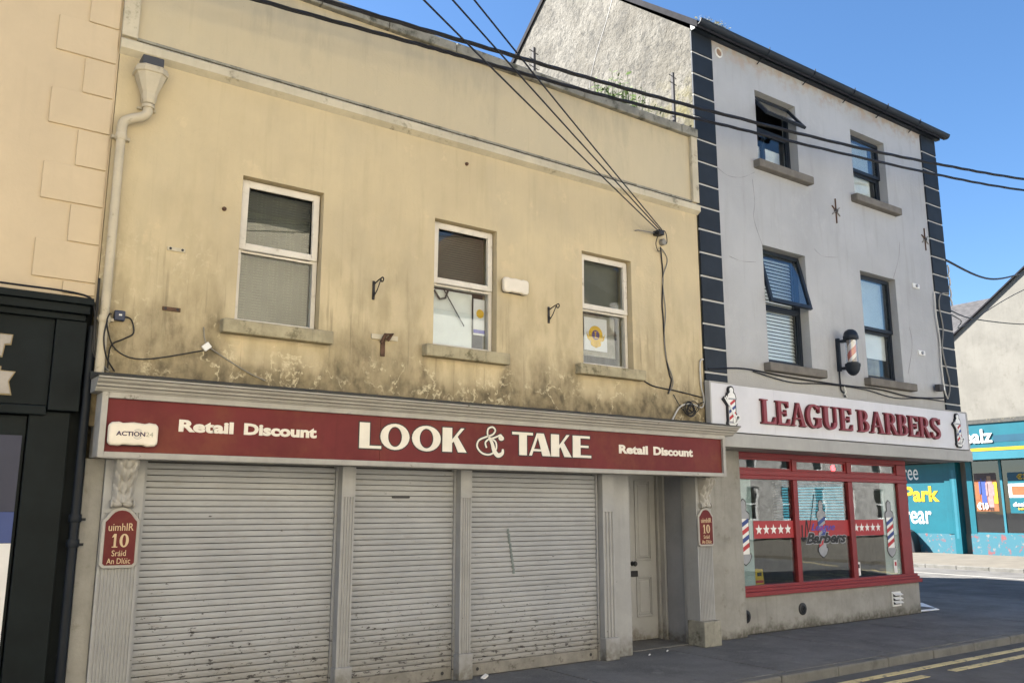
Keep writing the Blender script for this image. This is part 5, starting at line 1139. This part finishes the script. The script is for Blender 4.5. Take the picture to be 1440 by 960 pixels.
fposter('window_poster', 'large poster of clothed figures priced €10 in the teal shop window', 8.20, 9.0, 1.57, 2.95, (m_or, [(.0, 1, .82, 1, m_dk), (.28, .52, .18, .86, m_blue), (.56, .80, .10, .80, m_pk), (.34, .50, .80, .93, m_dk), (.58, .76, .78, .92, m_brown), (.0, .22, .3, .7, m_or), (.84, 1, .2, .75, m_yelp), (.30, .36, .10, .18, m_dk), (.44, .50, .08, .18, m_dk), (.60, .66, .02, .10, m_dk), (.70, .76, .02, .10, m_dk), (.20, .28, .45, .78, m_blue), (.50, .58, .40, .74, m_pk), (.80, .88, .40, .70, m_pk)]), [('€10', .05, .04, .40, .26, m_white)])  # dark band along the top paints in the fascia's shadow
fposter('window_poster', 'teal, white and orange offer poster at the right edge of the photograph', 6.7, 7.80, 1.50, 2.95, (m_teal, [(.0, 1, .38, .72, m_white), (.10, 1, .44, .66, m_or), (.0, 1, .80, 1, m_teald)]), [('€3', .30, .82, .34, .20, m_ylet), ('dealz', .10, .16, .55, .16, m_white), ('baking', .25, .06, .4, .12, m_ylet)])
lb = thing('rounded_dark_shape', 'dark round-shouldered shape against the teal wall, half hidden by the barber shop', 'bin', (FX - .2, 11.55, 0))  # dark rounded shape at the foot of the wall
MB().prism([(11.27, 0), (11.30, .35), (11.36, .62), (11.46, .78), (11.60, .86), (11.80, .86), (11.94, .78), (12.02, .6), (12.05, 0)], 'x', FX - .45, FX + .01).build('body', m_boxshade, lb, bevel=.03)
MB().box(FX - .455, FX - .4505, 11.5, 11.85, .52, .68).build('flap', m_grey, lb)
# slate-roofed house beyond
sh = thing('slate_roofed_house', 'house with a pale worn slate roof behind the whitewashed gable', 'building', (39, 14, 0))
MB().box(35.5, 42, 9.8, 24, 0, 8.8).build('wall', m_farwhite, sh)
mb = MB(); mb.prism([(35.2, 8.75), (38.6, 10.72), (42.2, 8.75), (42.2, 8.65), (38.6, 10.60), (35.2, 8.65)], 'y', 9.40, 24); mb.build('roof', m_slate2, sh)
ins = MB()
for j in range(16):
    t0 = j / 16; x = 35.2 + 3.4 * t0; z = 8.75 + 1.97 * t0
    n_ = 18
    for k in range(n_):
        y = 9.42 + k * .34 + (.17 if j % 2 else 0)
        if y > 15.3: continue
        MBp = None
        ins.add([(x - .015, y, z + .012), (x - .015, y + .325, z + .012), (x + .235, y + .325, z + .150), (x + .235, y, z + .150)], [(0, 1, 2, 3)])
ins.build('slates', m_slate2, sh, kind='stuff')

# ================================================================== OPPOSITE SIDE (seen mirrored in the panes)
def row_house(name, lab, x0, x1, h, mat, rows, cols, ww, wh, roofm, arch=False, gab=False, yo=0.0):
    t = thing(name, lab, 'building', ((x0 + x1) / 2, yo - 9.9, 0), 'houses on the opposite side of the street')
    ho = []
    for r in rows:
        for c in range(cols):
            cx = x0 + (x1 - x0) * (c + .5) / cols; ho.append((cx - ww / 2, cx + ww / 2, r, r + wh))
    mb = MB(); wall_cells(mb, x0 + .01, x1 - .01, 0, h, ho, yo - 10.15, yo - 9.9); mb.build('wall', mat, t)
    MB().box(x0 + .02, x1 - .02, yo - 18, yo - 10.6, 0, h).build('body', m_room, t)
    if gab: MB().prism([(x0, h), (x1, h), ((x0 + x1) / 2, h + (x1 - x0) * .38)], 'y', yo - 18, yo - 9.8).build('roof', roofm, t)
    else: MB().prism([(yo - 9.7, h), (yo - 13.6, h + 2.4), (yo - 18, h)], 'x', x0, x1).build('roof', roofm, t)
    for q in ho:
        f = frame_box(MB(), q[0] + .005, q[1] - .005, q[2] + .005, q[3] - .005, .07, yo - 10.06, yo - 9.99).box(q[0] + .07, q[1] - .07, yo - 10.06, yo - 9.99, (q[2] + q[3]) / 2 - .03, (q[2] + q[3]) / 2 + .03).build('window', m_white, t)
        MB().box(q[0] + .07, q[1] - .07, yo - 10.05, yo - 10.04, q[2] + .07, q[3] - .07).build('pane', m_glassd, f)
    if arch:
        ax = x0 + 4.0; MB().prism([(ax - 1.5, 0), (ax - 1.5, 2.2)] + [(ax + 1.5 * math.cos(R(a)), 2.2 + 1.1 * math.sin(R(a))) for a in range(180, -1, -20)] + [(ax + 1.5, 0)], 'y', yo - 9.95, yo - 9.88).build('archway', m_boxshade, t)
row_house('opposite_house', 'ochre two-storey house opposite, mirrored in the left cream window', -9, 8.5, 7.9, m_tan, (1.0, 3.9), 5, 1.0, 1.6, m_slate)
row_house('opposite_house', 'white gabled house opposite with a brown roof, mirrored in the right cream window', 8.5, 16.2, 6.4, m_whitewall, (1.0, 3.8), 3, 1.0, 1.5, m_rtile, gab=True)
row_house('opposite_house', 'plain white house opposite, left of the grey stone building', 16.2, 19.4, 7.4, m_whitewall, (1.0, 4.0), 2, 1.0, 1.6, m_slate)
row_house('opposite_house', 'grey stone building opposite, mirrored in the barber shop window', 32, 76, 8.8, m_stone, (1.0, 3.9, 6.6), 14, 1.05, 1.9, m_slate, arch=True, yo=-14.0)
row_house('opposite_house', 'pale rendered house opposite, left of the ochre one', -26, -9, 6.8, m_whitewall, (1.0, 4.0), 5, 1.0, 1.6, m_slate)
# scraps of litter on the footpath
random.seed(5)
for i, (x, y, lab) in enumerate(((5.03, -.02, 'crumpled white paper scrap at the foot of the right shutter'), (7.35, .02, 'tiny white scrap on the footpath before the door, the left one'), (7.72, .10, 'tiny white scrap on the footpath before the door, the right one'))):
    mb = MB(); r = .035 if i == 0 else .015
    for k in range(3):
        c = Vector((x + random.uniform(-.03, .03) * (i == 0), y, .001 + r * .4)); mb.obox(c, Vector((1, .3, .4)).normalized(), Vector((-.3, 1, .2)).normalized(), Vector((-.3, -.3, 1)).normalized(), r, r * .5, r * .25)
    tag(mb.build('litter_scrap', m_paper), lab, 'litter')
